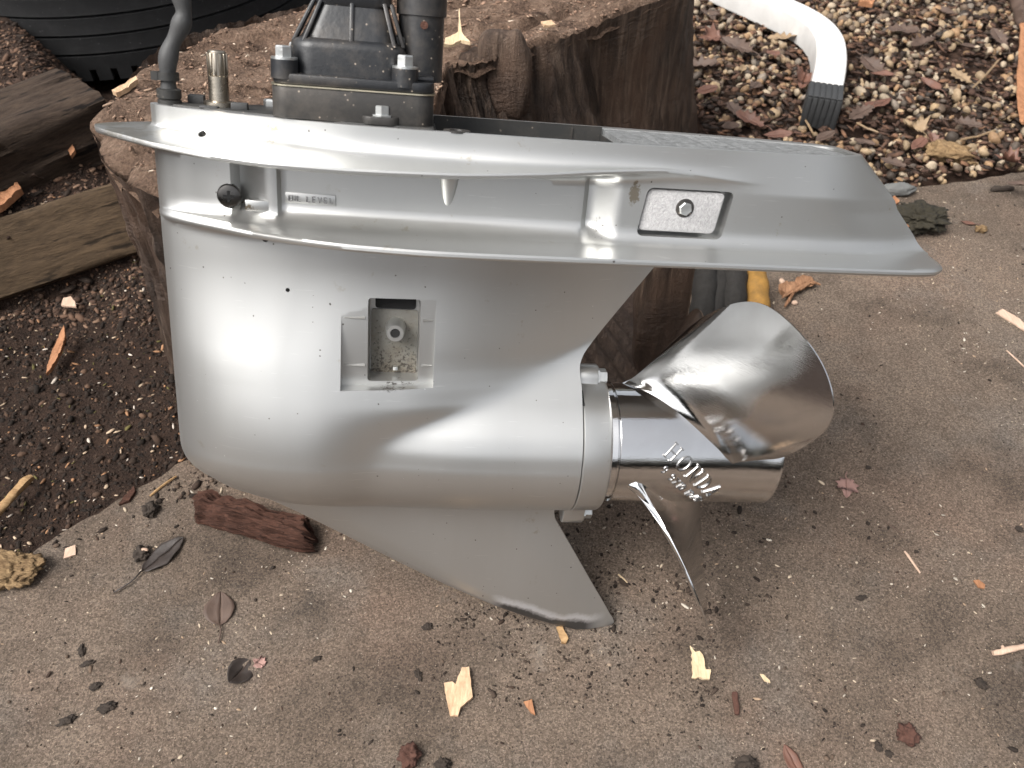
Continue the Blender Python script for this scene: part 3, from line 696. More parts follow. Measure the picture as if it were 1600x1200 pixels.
ycut(c1, [(-163, 51.5), (-107, 53), (-107, 108), (-163, 108)], -(yi + 12), [(-163, 51.5), (-107, 53), (-107, 108), (-163, 108)], lambda x: -(fy(x) - 2.9))
ya = surf_y(35, 172)
ycut(c1, rrect(7, 59, 155.5, 183.5, 3.5, 3.5), -(ya + 12), rrect(7, 59, 155.5, 183.5, 3.5, 3.5), -(ya - 15))       # anode pocket
c1.lathe((-.2387, -.042, .2045), (0, .9, -.4), [(0, .0022), (.040, .0022)], 16)
for (x, z, r) in ((-194, 110, 1.25), (-206, 139.5, 2.2)):
    c1.lathe((x * .001, -.09, z * .001), (0, 1, 0), [(0, r * .001), (.085, r * .001)], 14)
c1.lathe((-.2246, -.06, .1628), (0, 1, 0), [(0, .0068), (.036, .0068)], 28)                    # counterbore of the level screw
ycut(c1, [(-112, 192), (-4, 192), (-4, 230), (-112, 230)], -34.5, [(-112, 192), (-4, 192), (-4, 230), (-112, 230)], 34.5)   # open cavity in the deck
bool_cut(housing, c1.build('cutter', None, smooth=False, sharp=None))
c2 = MB()
ycut(c2, rrect(-148, -115.5, 53.5, 108.5, 2), -(yi + 8), rrect(-146.5, -117, 55.5, 107, 2), -(yi - 16))
ycut(c2, rrect(-144, -118.5, 97.5, 106.2, 2), -(yi - 10), rrect(-144, -118.5, 97.5, 106.2, 2), 6)
bool_cut(housing, c2.build('cutter', None, smooth=False, sharp=None))
housing.data.polygons.foreach_set('use_smooth', [True] * len(housing.data.polygons)); housing.data.set_sharp_from_angle(angle=R(38))
housing.data.materials.clear(); housing.data.materials.append(MAT['paint'])
housing.parent = unit; housing.location = OFF
def part(mb, name, mat, parent=None, **k):
    o = mb.build(name, MAT[mat] if isinstance(mat, str) else mat, parent or unit, **k)
    if parent is None: o.location = OFF
    return o
M = .001
# water intake details
b = MB(); ycut(b, rrect(-146, -117.4, 54, 97.3, 1.5), -(yi - 14.9), rrect(-146, -117.4, 54, 97.3, 1.5), -(yi - 15.7)); part(b, 'intake_back', 'recess_shade_grime', sharp=None, smooth=False)
b = MB(); ycut(b, rrect(-143.6, -118.9, 97.7, 106.0, 2), -(yi - 15.2), rrect(-143.6, -118.9, 97.7, 106.0, 2), -(yi - 15.8)); part(b, 'intake_shade_sheet', 'hole_shade', sharp=None, smooth=False)  # black sheet that paints the dark depth of the intake hole
b = MB(); b.lathe((-.131, -(yi - 15.5) * M, .0862), (0, -1, 0), [(0, .0062), (.004, .0060), (.012, .0054), (.0128, .0050), (.0128, .0030), (.006, .0026)], 32); bs_ = part(b, 'intake_boss', 'paint'); b = MB(); b.lathe((-.131, -(yi - 3.6) * M, .0862), (0, -1, 0), [(0, .0029), (.0004, .0029)], 20); b.build('bore_shade_disc', MAT['hole_shade'], bs_)  # black disc colours in the shade inside the boss hole
b = MB(); b.box((-.1305, -(yi - 13.6) * M, .0590), (.0030, .003, .0022)); part(b, 'lug', 'zinc', bevel=.0004)
for (x0, x1, z) in ((-161.5, -149, 95.5), (-161.5, -149, 65), (-114.5, -108, 94.5), (-114.5, -108, 65)):
    b = MB(); n = 8; V, F_ = [], []
    fat = lambda t: (.35 + .75 * t) if x0 < -140 else (1.1 - .75 * t)
    for i in range(n + 1):
        t = i / n; x = x0 + (x1 - x0) * t; h = fat(t); y = -(fy(x) - 3.0)
        V += [(x, y, z - h), (x, y - 1.6 * h, z), (x, y, z + h)]
    for i in range(n): F_ += [(3 * i, 3 * i + 3, 3 * i + 4, 3 * i + 1), (3 * i + 1, 3 * i + 4, 3 * i + 5, 3 * i + 2)]
    F_ += [(0, 1, 2), (3 * n, 3 * n + 2, 3 * n + 1)]
    b.add(mmv(V), F_); part(b, 'intake_ridge', 'paint')
# anode with its bolt
b = MB(); pa = rrect(8.0, 54.5, 158.2, 182.4, 3, 3.2); ycut(b, pa, -(ya - 1.6), pa, -(ya - 9.6)); anode = part(b, 'anode', 'anode', bevel=.0009)
b = MB(); b.lathe((.0345, -(ya - 1.2) * M, .1725), (0, 1, 0), [(0, .0052), (.0005, .0056), (.0006, .0056)], 24); b.build('bolt_recess', MAT['bronze'], anode)
b = MB(); b.lathe((.0345, -(ya + .6) * M, .1722), (0, 1, 0), [(0, .0034), (.0006, .0040), (.003, .0041)], 6); b.build('bolt', MAT['zinc'], anode, sharp=20)
# level screw, phillips head
ys = surf_y(-228, 163)
b = MB(); b.lathe((-.2246, -(ys - 1.5) * M, .1628), (0, -1, 0), [(0, .0066), (.0020, .0066), (.0027, .0060), (.0031, .0046), (.0033, .0022), (.0034, .0004)], 32); scr = part(b, 'level_screw', 'screw')
b = MB(); b.box((-.2246, -(ys + 1.75) * M, .1628), (.0062, .0006, .0015)); b.build('slot', MAT['hole_shade'], scr, sharp=None, smooth=False)
b = MB(); b.box((-.2246, -(ys + 1.78) * M, .1628), (.0015, .0006, .0062)); b.build('slot', MAT['hole_shade'], scr, sharp=None, smooth=False)
# flat pad beside the screw and the teardrop boss
b = MB(); b.box((-.2085, -(surf_y(-205, 160) - .2) * M, .1595), (.013, .004, .0062)); part(b, 'pad', 'paint', bevel=.0008)
b = MB(); V, F_ = [], []; n = 20; x0, yb = -103, surf_y(-103, 172)
for i in range(13):
    t = i / 12; z = 188 - 24 * t; wd = 6.2 * (1 - t) ** .55 + .3; dp = 5.2 * (1 - t) ** .8
    for k in range(n + 1): a = math.pi * k / n; V.append((x0 - 4.5 * (1 - t) * 0 + wd * math.cos(a), -(yb - .6 + dp * math.sin(a)), z))
for i in range(12):
    for k in range(n): F_.append((i * (n + 1) + k, i * (n + 1) + k + 1, (i + 1) * (n + 1) + k + 1, (i + 1) * (n + 1) + k))
b.add(mmv(V), F_); part(b, 'teardrop_boss', 'paint', sharp=None)

# stroke lettering: glyphs as polylines in a 1 x 1 cell
def arc(cx, cy, rx, ry, a0, a1, n=12): return [(cx + rx * math.cos(R(a0 + (a1 - a0) * i / n)), cy + ry * math.sin(R(a0 + (a1 - a0) * i / n))) for i in range(n + 1)]
SER = lambda x, y: [(x - .17, y), (x + .17, y)]
GL = {'H': [[(.18, 0), (.18, 1)], [(.82, 0), (.82, 1)], [(.18, .5), (.82, .5)], SER(.18, 0), SER(.18, 1), SER(.82, 0), SER(.82, 1)],
      'O': [arc(.5, .5, .42, .5, 0, 360, 24)], 'N': [[(.18, 0), (.18, 1), (.82, 0), (.82, 1)], SER(.18, 0), SER(.18, 1), SER(.82, 1)],
      'D': [[(.18, 0), (.18, 1)], [(.18, 1), (.45, 1)] + arc(.45, .5, .42, .5, 90, -90) + [(.18, 0)], [(.05, 0), (.2, 0)], [(.05, 1), (.2, 1)]],
      'A': [[(.08, 0), (.5, 1), (.92, 0)], [(.25, .36), (.75, .36)], SER(.1, 0), SER(.9, 0)],
      'o': [[(.1, 0), (.1, 1), (.9, 1), (.9, 0), (.1, 0)]], 'I': [[(.5, 0), (.5, 1)]], 'L': [[(.15, 1), (.15, 0), (.85, 0)]],
      'E': [[(.85, 1), (.15, 1), (.15, 0), (.85, 0)], [(.15, .5), (.75, .5)]], 'V': [[(.1, 1), (.5, 0), (.9, 1)]],
      '9': [arc(.5, .7, .32, .28, 0, 360, 16), arc(.3, .5, .52, .5, 15, -75, 8)], 'X': [[(.12, 0), (.88, 1)], [(.12, 1), (.88, 0)]],
      '1': [[(.5, 0), (.5, 1), (.32, .82)]], '0': [arc(.5, .5, .34, .5, 0, 360, 18)], '2': [arc(.5, .7, .34, .28, 160, -30, 10) + [(.15, 0), (.85, 0)]],
      '/': [[(.2, 0), (.8, 1)]], 'R': [[(.15, 0), (.15, 1), (.5, 1)] + arc(.5, .75, .3, .25, 90, -90, 8) + [(.15, .5)], [(.5, .5), (.85, 0)]]}
def lettering(name, text, cell, h, sw, fmap, mat, parent, lift, base=-.0004):
    """raised strokes; fmap(tx, ty, out) -> point"""
    mb = MB(); tx = 0
    for ch in text:
        if ch == ' ': tx += cell * .6; continue
        wd = cell * (.45 if ch in 'I1' else 1)
        for pl in GL[ch]:
            P = []
            for a, bq in zip(pl[:-1], pl[1:]):
                L = math.hypot((bq[0] - a[0]) * wd, (bq[1] - a[1]) * h); k = max(1, int(L / .0016))
                P += [(a[0] + (bq[0] - a[0]) * i / k, a[1] + (bq[1] - a[1]) * i / k) for i in range(k)]
            P.append(pl[-1]); Q = [((p[0] - (.275 if ch in 'I1' else 0)) * (cell * .74) + tx, p[1] * h) for p in P]; V, F_ = [], []
            for i, p in enumerate(Q):
                a, c = Q[max(i - 1, 0)], Q[min(i + 1, len(Q) - 1)]; dx, dy = c[0] - a[0], c[1] - a[1]; L = math.hypot(dx, dy) or 1; nx, ny = -dy / L * sw / 2, dx / L * sw / 2
                V += [fmap(p[0] + nx, p[1] + ny, base), fmap(p[0] + nx * .75, p[1] + ny * .75, lift), fmap(p[0] - nx * .75, p[1] - ny * .75, lift), fmap(p[0] - nx, p[1] - ny, base)]
            for i in range(len(Q) - 1):
                for k in range(3): F_.append((4 * i + k, 4 * i + k + 1, 4 * i + 5 + k, 4 * i + 4 + k))
            F_ += [(0, 1, 2, 3), tuple(4 * (len(Q) - 1) + k for k in (3, 2, 1, 0))]
            mb.add(V, F_)
        tx += wd
    return mb.build(name, MAT[mat], parent, sharp=40)
# level plate on the wall
yl = surf_y(-181, 164); sl = (surf_y(-166, 164) - surf_y(-192, 164)) / 26
b = MB(); b.box((-.1795, -(yl + .15) * M, .1646), (.0280, .0016, .0060), Matrix.Rotation(-math.atan(sl), 3, 'Z')); lp = part(b, 'level_plate', 'paint', bevel=.0003)
lettering('lettering', 'oIL LEVEL', .0032, .0029, .0007, lambda tx, ty, out: (-.1918 + tx, -(yl + 1.0 + sl * (tx * 1000 - 10.8)) * M - out, .1631 + ty), 'letter', lp, .0006)

# bearing carrier with its two ears
def carrier():
    n = 96; V, F_ = [], []; prof = [(-9.4, 47.0), (-9.2, 48.0), (-8.6, 48.6), (8.2, 48.2), (9.6, 47.4), (10.4, 45.8), (10.4, 40.0)]
    for x, r in prof:
        for k in range(n):
            a = 2 * math.pi * k / n; y, z = r * math.sin(a), r * math.cos(a); V.append((x, y, z))
    for i in range(len(prof) - 1):
        for k in range(n): F_.append((i * n + k, i * n + (k + 1) % n, (i + 1) * n + (k + 1) % n, (i + 1) * n + k))
    F_ += [tuple(range(n)), tuple((len(prof) - 1) * n + k for k in range(n))]
    b = MB(); b.add(mmv(V), F_); car = part(b, 'bearing_carrier', 'paint', sharp=35)
    for sg, zt in ((1, 57.5), (-1, -66)):
        b = MB(); pts = []
        for k in range(13): a = math.pi * k / 12; pts.append((9.2 * math.cos(a), abs(zt) - 9.2 + 9.2 * math.sin(a)))
        pts = [(14, 40)] + pts + [(-14, 40)]
        V = []; 
        for x in (-9.35, 3.6 if sg > 0 else 6): V += [(x, p[0], p[1] * sg) for p in pts]
        m = len(pts); b.add(mmv(V), [tuple(range(m)), tuple(range(2 * m - 1, m - 1, -1))] + [(i, m + i, m + (i + 1) % m, (i + 1) % m) for i in range(m)])
        b.build('ear', MAT['paint'], car, bevel=.0008)
        b = MB(); xb = 3.8 if sg > 0 else 6.2; zc = (abs(zt) - 9.2) * sg
        b.lathe((xb * M, 0, zc * M), (1, 0, 0), [(0, .0080), (.0012, .0080), (.0013, .0062), (.0062, .0062), (.0068, .0055)], 6, .3); b.build('bolt', MAT['zinc'], car, sharp=25)
    b = MB(); a = R(28); b.box((-.0090, -.0484 * math.sin(a), .0484 * math.cos(a)), (.0014, .012, .0016), Matrix.Rotation(a, 3, 'X')); b.build('slot', MAT['hole_shade'], car, False, None)
    return car
carrier()

# propeller
def propeller():
    b = MB(); HR = .0418
    b.lathe((.0108, 0, 0), (1, 0, 0), [(0, .034), (0, .0405), (.0045, .0412), (.005, .0402), (.0058, .0402), (.0064, HR), (.05, HR + .0002), (.10, HR), (.113, HR - .0004), (.1165, HR + .0004), (.1185, HR + .0002), (.119, HR - .002), (.115, .037), (.06, .034)], 128, cap=False)
    b.lathe((.075, 0, 0), (1, 0, 0), [(0, .034), (.001, .034), (.001, .012), (.012, .012)], 48)
    hub = part(b, 'propeller', 'steel', sharp=35)
    OUT = [(.0435, -16), (.0555, -4.5), (.076, 1.2), (.101, 9), (.122, 17.2), (.134, 25), (.1413, 35.7), (.1446, 45.5), (.1405, 53.8), (.126, 59.6), (.0934, 66.6), (.068, 70.8), (.0435, 76)]
    C2 = np.array([(r * math.cos(R(f)), r * math.sin(R(f))) for r, f in OUT]); Q = []
    E2 = np.vstack([2 * C2[0] - C2[1], C2, 2 * C2[-1] - C2[-2]])
    for i in range(len(C2) - 1):
        p0, p1, p2, p3 = E2[i:i + 4]
        for t in np.linspace(0, 1, 16, endpoint=False): Q.append(.5 * (2 * p1 + (p2 - p0) * t + (2 * p0 - 5 * p1 + 4 * p2 - p3) * t * t + (3 * p1 - p0 - 3 * p2 + p3) * t ** 3))
    Q.append(C2[-1]); Q = np.array(Q); L = np.concatenate([[0], np.cumsum(np.hypot(*np.diff(Q, axis=0).T))]); L /= L[-1]
    nr, nc = 48, 90; P = .267
    vv = np.linspace(0, 1, nc + 1); OX, OY = np.interp(vv, L, Q[:, 0]), np.interp(vv, L, Q[:, 1]); RO_ = np.hypot(OX, OY); FO = np.degrees(np.arctan2(OY, OX))
    def pt(r, ph): return Vector((.026 + P * (ph + 20) / 360 + .31 * (r - .042), -r * math.sin(R(ph)), r * math.cos(R(ph))))
    V, F_ = [], []
    for side in (1, -1):
        for i in range(nr + 1):
            u = i / nr; g = 1 - (1 - u) ** 1.5
            for j in range(nc + 1):
                v = vv[j]; fr = -20 + 98 * (.5 - .5 * math.cos(math.pi * v)) ; rx, ry = .037 * math.cos(R(fr)), .037 * math.sin(R(fr))
                qx, qy = rx + (OX[j] - rx) * g, ry + (OY[j] - ry) * g; r = math.hypot(qx, qy); ph = math.degrees(math.atan2(qy, qx)); p = pt(r, ph)
                nn = (pt(r + 1e-4, ph) - p).cross(pt(r, ph + .1) - p).normalized(); nn = nn if nn.x > 0 else -nn
                th = .0009 + .0042 * (1 - g ** 3) * (1 - .5 * r / .145) + .0085 * math.exp(-max(0, r - .0405) / .0040) * (.25 + .75 * math.sin(math.pi * min(max(v, 0), 1)) ** .5)
                cam_ = .0022 * g * (1 - g) * 2
                V.append(p - nn * cam_ + nn * th * .5 * side)
    n = (nr + 1) * (nc + 1); id_ = lambda s, i, j: s * n + i * (nc + 1) + j
    for i in range(nr):
        for j in range(nc):
            F_.append((id_(0, i, j), id_(0, i, j + 1), id_(0, i + 1, j + 1), id_(0, i + 1, j))); F_.append((id_(1, i, j), id_(1, i + 1, j), id_(1, i + 1, j + 1), id_(1, i, j + 1)))
        for j in (0, nc): F_.append((id_(0, i, j), id_(0, i + 1, j), id_(1, i + 1, j), id_(1, i, j)))
    for j in range(nc):
        for i in (0, nr): F_.append((id_(0, i, j), id_(1, i, j), id_(1, i, j + 1), id_(0, i, j + 1)))
    bl = mk('blade', V, F_, MAT['steel'], hub, sharp=60)
    for k in (1, 2):
        o = bl.copy(); COL.objects.link(o); o.parent = hub; o.rotation_euler = (R(120 * k), 0, 0)
    def wrap(x0, s0, x1, s1, h):
        d = Vector((x1 - x0, s1 - s0)).normalized(); up = Vector((d.y, -d.x))
        def f(tx, ty, out):
            q = Vector((x0, s0)) + d * tx + up * (ty - h / 2); a = q.y / HR; rr = HR + .0003 + out; return (q.x, -rr * math.sin(a), rr * math.cos(a))
        return f
    lettering('lettering', 'HONDA', .0110, .0115, .0013, wrap(.0492, .0496, .0899, .0867, .0115), 'letter', hub, .0010)
    lettering('lettering', '9 9X10 12/1R', .0052, .0056, .0007, wrap(.0462, .0632, .0796, .0955, .0056), 'letter', hub, .0008)
    return hub
propeller()

# things on the deck
def inner_outline(x0, x1, inset, n=40):
    xs = np.linspace(x0, x1, n); wv = deck_w(xs) - inset; P = [(x, -w_) for x, w_ in zip(xs, wv) if w_ > .5]; return P + [(x, -y) for x, y in reversed(P)]
b = MB(); b.prism([(x * M, y * M) for x, y in inner_outline(-262, -112.5, 4.0)], .2028, .2076); part(b, 'deck_plate', 'deck_black', bevel=.0006)
b = MB()
ro = inner_outline(-3.5, 138, 3.6); V = [(x, y, 201) for x, y in ro] + [(x, y, 205.6 + (.9 * noise.noise((x * .3, y * .3, 1)))) for x, y in ro]
m = len(ro); b.add(mmv(V), [(i, (i + 1) % m, m + (i + 1) % m, m + i) for i in range(m)]); hn = m // 2
b.f += [(m + i, m + i + 1, 2 * m - 2 - i, 2 * m - 1 - i) for i in range(hn - 1)]; part(b, 'cast_deck', 'cast', sharp=None, smooth=False)
b = MB()      # dark lining of the open cavity
for (c, d) in (((-58, 33.6, 200), (107, .8, 14.5)), ((-58, -33.6, 198), (107, .8, 9)), ((-5, 0, 198), (.8, 66, 9)), ((-111, 0, 198), (.8, 66, 9)), ((-58, 0, 192.8), (107, 67, .8))): b.box([q * M for q in c], [q * M for q in d])
part(b, 'cavity_lining', 'deck_black', smooth=False, sharp=None)
b = MB(); b.box((-.024, .0330, .2), (.0012, .0014, .011)); part(b, 'cavity_rib', 'bronze', smooth=False, sharp=None)
b = MB(); b.lathe((-.2325, 0, .200), (0, 0, 1), [(0, .0085), (.010, .0085), (.0105, .0055), (.0235, .0055), (.024, .0049), (.036, .0049), (.0368, .0043)], 32); sh = part(b, 'drive_shaft', 'shaft')
for k in range(12):
    a = 2 * math.pi * k / 12; bb = MB(); bb.box((-.2325 + .0050 * math.cos(a), .0050 * math.sin(a), .2296), (.0011, .0014, .0118), Matrix.Rotation(a, 3, 'Z')); bb.build('spline', MAT['shaft'], sh, bevel=.0002)
for (x, y, sx, sy, sz) in ((-247, 9, 9, 6, 5), (-220, -8, 9, 5, 4), (-236, -10, 10, 6, 1.5)):
    b = MB(); b.box((x * M, y * M, (207 + sz / 2) * M), (sx * M, sy * M, sz * M)); part(b, 'rubber_stop', 'rubber', bevel=.0007)
b = MB(); b.lathe((-.2075, .018, .2065), (0, 0, 1), [(0, .004), (.004, .004), (.005, .003)], 6); part(b, 'bolt', 'zinc', sharp=20)
b = MB(); path = [(-259.5, 0, 206), (-259.5, 0, 216), (-259.3, 0, 228), (-257, 0, 236), (-252.5, 0, 244), (-249, 0, 251), (-248.3, 0, 256), (-249.5, 0, 264), (-254, 0, 274), (-258, 2, 290), (-255, 6, 310)]
P = [Vector(p) * M for p in path]
for _ in range(2):
    Q = [P[0]]
    for a, c in zip(P[:-1], P[1:]): Q += [a * .75 + c * .25, a * .25 + c * .75]
    P = Q + [P[-1]]
b.tube(P, [.0046 + .0006 * math.sin(i * .7) for i in range(len(P))], 20); hose = part(b, 'hose', 'rubber', sharp=None)
b = MB(); b.lathe((-.2595, 0, .2195), (0, 0, 1), [(0, .0052), (0, .0060), (.0042, .0060), (.0042, .0052)], 28, cap=False); b.box((-.2655, -.002, .2216), (.0036, .005, .0044)); b.build('hose_clamp', MAT['deck_black'], hose)
b = MB(); b.lathe((-.2595, 0, .206), (0, 0, 1), [(0, .0064), (.003, .0064), (.0034, .0056), (.0042, .0064), (.0085, .0066), (.0092, .0054)], 28); b.build('hose_fitting', MAT['deck_black'], hose)

# water pump
def rr2(x0, x1, y0, y1, r, n=7):
    P = []
    for cx, cy, a0 in ((x1 - r, y1 - r, 0), (x0 + r, y1 - r, 90), (x0 + r, y0 + r, 180), (x1 - r, y0 + r, 270)):
        for k in range(n): a = R(a0 + 90 * k / (n - 1)); P.append(((cx + r * math.cos(a)) * M, (cy + r * math.sin(a)) * M))
    return P
b = MB(); b.prism(rr2(-199.5, -113, -33, 33, 9), .2072, .2236); base = part(b, 'pump_base', 'bronze', bevel=.0007)
b = MB(); b.prism(rr2(-152, -131, -36.5, -20, 6), .2074, .2116); b.build('foot', MAT['bronze'], base, bevel=.0006)
b = MB(); b.lathe((-.1405, -.0315, .2116), (0, 0, 1), [(0, .0056), (.0008, .0056), (.0009, .0040), (.0052, .0040), (.0056, .0034)], 6, .4); b.build('bolt', MAT['zinc'], base, sharp=20)
b = MB(); b.prism(rr2(-200, -112.4, -33.6, 33.6, 9), .2237, .2244); part(b, 'gasket_plate', 'brass', smooth=False, sharp=None)
b = MB(); b.prism(rr2(-199, -113, -32.5, 32.5, 9), .2245, .2300); ph = part(b, 'pump_housing', 'black', bevel=.0011)
b = MB()
secs = [(229.5, -192, -127, 25), (232, -191, -128, 25), (243, -191, -129, 24.5), (245.5, -190.5, -130, 24), (247.2, -188.5, -132, 22.5), (248.2, -186, -134, 20), (249.5, -185, -134, 19.5), (264.5, -177, -139, 14), (266.0, -178, -137.5, 15), (271, -178, -137.5, 15), (300, -177, -138, 15)]
V, F_ = [], []
for z, x0, x1, hy in secs: V += [(p[0], p[1], z * M) for p in rr2(x0, x1, -hy, hy, min(hy, (x1 - x0) / 2) * .55, 8)]
m = len(rr2(0, 10, 0, 10, 2, 8))
for i in range(len(secs) - 1):
    for k in range(m): F_.append((i * m + k, i * m + (k + 1) % m, (i + 1) * m + (k + 1) % m, (i + 1) * m + k))
F_ += [tuple(range(m)), tuple((len(secs) - 1) * m + k for k in range(m))]
b.add(V, F_); b.build('dome', MAT['black'], ph, sharp=40)
for (xa, xb, ya_, yb_) in ((-189, -178, -15, -10), (-158, -158, -22, -14.6), (-130.5, -137.5, -15, -10), (-183, -174, -21.5, -14.2), (-135, -141, -21.5, -14.2)):
    b = MB(); t = 1.1; V = []
    for (x, y, z) in ((xa, ya_, 246), (xb, yb_, 267.5), (xb, yb_ + 8, 267.5), (xa, ya_ + 11, 246)): V += [(x - t, y, z), (x + t, y, z)]
    b.add(mmv(V), [(0, 1, 3, 2), (2, 3, 5, 4), (4, 5, 7, 6), (6, 7, 1, 0), (0, 2, 4, 6), (1, 7, 5, 3)]); b.build('rib', MAT['black'], ph, bevel=.0005)
for (x, y) in ((-192.5, -26), (-129, -26.5), (-192.5, 26), (-120, 26)):
    b = MB(); b.lathe((x * M, y * M, .2270), (0, 0, 1), [(0, .0072), (.0095, .0070)], 28); po = b.build('post', MAT['black'], ph)
    b = MB(); z0 = .2365
    b.lathe((x * M, y * M, z0), (0, 0, 1), [(0, .0069), (.0011, .0069), (.0012, .0046)], 28); b.build('washer', MAT['zinc'], ph)
    b = MB(); b.lathe((x * M, y * M, z0 + .0011), (0, 0, 1), [(0, .0046), (.0050, .0046), (.0056, .0040)], 6, .5); b.build('bolt', MAT['zinc'], ph, sharp=20)
b = MB(); b.box((-.1290, .004, .242), (.032, .026, .020)); b.box((-.122, -.018, .2312), (.018, .010, .0035)); b.build('outlet_arm', MAT['black'], ph, bevel=.002)
b = MB(); b.lathe((-.121, 0, .2290), (0, 0, 1), [(0, .0126), (.034, .0126), (.0342, .0138), (.062, .0138)], 40); tb = part(b, 'water_tube', 'black')
b = MB(); b.lathe((-.1195, -.0120, .2585), (0, -1, 0), [(0, .0021), (.0012, .0021)], 16); b.build('drain_hole', MAT['clod_red'], tb)
b = MB(); b.lathe((-.100, -.0335, .2062), (0, 0, 1), [(0, .0075), (.0009, .0075), (.0010, .004), (.0002, .0038)], 28); part(b, 'threaded_hole', 'bronze')


# ------------------------------------------------------------------ loose things on the ground
def rough_edge(P, step, amp, seed):
    out = []; n = len(P)
    for i in range(n):
        a, b_ = P[i], P[(i + 1) % n]; L = (b_ - a).length; k = max(1, int(L / step)); d = (b_ - a).normalized() if L else Vector((1, 0)); nn = Vector((-d.y, d.x))
        for j in range(k):
            p = a + (b_ - a) * j / k; out.append(p + (nn * noise.noise((p.x * 300, p.y * 300, seed)) * amp if j else Vector((0, 0))))
    return out
def chip(name, px, z, th, mat, label, cat='wood chip', tilt=(0, 0), group=None, amp=.0008, curl=0., grain=None):
    P = [ground(u, v, z).to_2d() for u, v in px]; c = sum(P, Vector((0, 0))) / len(P); P = rough_edge([p - c for p in P], .0025, amp, px[0][0])
    bm = bmesh.new(); vs_ = [bm.verts.new((p.x, p.y, 0)) for p in P]; f = bm.faces.new(vs_)
    bmesh.ops.triangulate(bm, faces=[f]); 
    for _ in range(2):
        bmesh.ops.subdivide_edges(bm, edges=[e for e in bm.edges if e.calc_length() > .004], cuts=1); bmesh.ops.triangulate(bm, faces=bm.faces)
    r = bmesh.ops.extrude_face_region(bm, geom=list(bm.faces)); top = {v for v in r['geom'] if isinstance(v, bmesh.types.BMVert)}
    sz = max((p.length for p in P))
    for v in bm.verts:
        n1 = noise.noise((v.co.x * 120, v.co.y * 120, px[0][1])); n2 = noise.noise((v.co.x * 420, v.co.y * 420, 3))
        v.co.z = (th * (1 + .35 * n1 + .25 * n2) if v in top else 0) + curl * (v.co.x ** 2 + v.co.y ** 2) / sz + v.co.x * tilt[0] + v.co.y * tilt[1]
    mz = min(v.co.z for v in bm.verts)
    for v in bm.verts: v.co.z -= mz
    bmesh.ops.recalc_face_normals(bm, faces=bm.faces); me = bpy.data.meshes.new(name); bm.to_mesh(me); bm.free()
    o = link(name, me, MAT[mat], sharp=45); o.location = (c.x, c.y, z + .0003)
    return tag(o, label, cat, group)
def stick(name, px, z, rad, mat, label, cat='stick', n=10, jag=.25, flat=1., group=None):
    P = [ground(u, v, z) for u, v in px]; Q = []
    for a, b_ in zip(P[:-1], P[1:]):
        k = max(2, int((b_ - a).length / .004)); Q += [a + (b_ - a) * i / k for i in range(k)]
    Q.append(P[-1]); o0 = P[0].copy(); V, F_ = [], []
    for i, p in enumerate(Q):
        t = (Q[min(i + 1, len(Q) - 1)] - Q[max(i - 1, 0)]).normalized(); s_ = Vector((t.y, -t.x, 0)); u_ = i / (len(Q) - 1)
        r = rad * (1 + jag * noise.noise((u_ * 9, px[0][0], 1))) * ((.75 if n <= 20 else .62) if i in (0, len(Q) - 1) else .9 if n > 20 and i in (1, len(Q) - 2) else 1)
        for k in range(n):
            a = 2 * math.pi * k / n; rr = r * (1 + jag * noise.noise((k * 1.7, u_ * 6, px[0][1])) + (.16 * noise.noise((k * 4.3, u_ * 3.5, 9)) + .10 * noise.noise((k * 9.1, u_ * 14, 4)) if n > 20 else 0))
            ed = (.010 * noise.noise((k * 1.3, i, 6)) + .006 * math.cos(a)) * max(0, 1 - min(i, len(Q) - 1 - i) / 3) if n > 20 else 0
            V.append(p - o0 + t * ed + s_ * rr * math.cos(a) + Vector((0, 0, rr * flat * (math.sin(a) + 1) * .98)))
    for i in range(len(Q) - 1):
        for k in range(n): F_.append((i * n + k, i * n + (k + 1) % n, (i + 1) * n + (k + 1) % n, (i + 1) * n + k))
    F_ += [tuple(range(n)), tuple((len(Q) - 1) * n + k for k in range(n))]
    o = mk(name, V, F_, MAT[mat], sharp=50); o.location = o0; return tag(o, label, cat, group)
def clod(name, u, v, z, size, mat, label, cat='soil clod', amp=.6, fr=1.8, sub=4, group=None, spin=0.):
    bm = bmesh.new(); bmesh.ops.create_icosphere(bm, subdivisions=sub, radius=1); p = ground(u, v, z)
    for q in bm.verts:
        c = q.co.normalized(); f = 1 + amp * noise.noise(c * fr + Vector((u, v, 0))) + amp * .6 * noise.noise(c * fr * 3 + Vector((v, u, 0))) + amp * .3 * noise.noise(c * fr * 8 + Vector((v, u, 0)))
        f += amp * .10 * noise.noise(c * fr * 17 + Vector((v, u, 5))); q.co = Vector((c.x * size[0] * f, c.y * size[1] * f, c.z * size[2] * f))
    mz = min(q.co.z for q in bm.verts); 
    for q in bm.verts: q.co.z -= mz * .8
    me = bpy.data.meshes.new(name); bm.to_mesh(me); bm.free(); o = link(name, me, MAT[mat]); o.location = p; o.rotation_euler = (0, 0, spin); return tag(o, label, cat, group)
LEAF_SHAPES = {'oak': [(0, 0), (.07, .06), (.16, .10), (.12, .20), (.25, .27), (.17, .38), (.31, .47), (.20, .58), (.28, .70), (.15, .77), (.14, .90), (0, 1.0)],
               'oval': [(0, 0), (.10, .08), (.19, .22), (.24, .42), (.22, .62), (.15, .80), (.07, .93), (0, 1.0)],
               'maple': [(0, 0), (.12, .03), (.30, .02), (.27, .16), (.50, .30), (.36, .40), (.46, .62), (.26, .58), (.17, .72), (.12, .86), (0, 1.0)]}
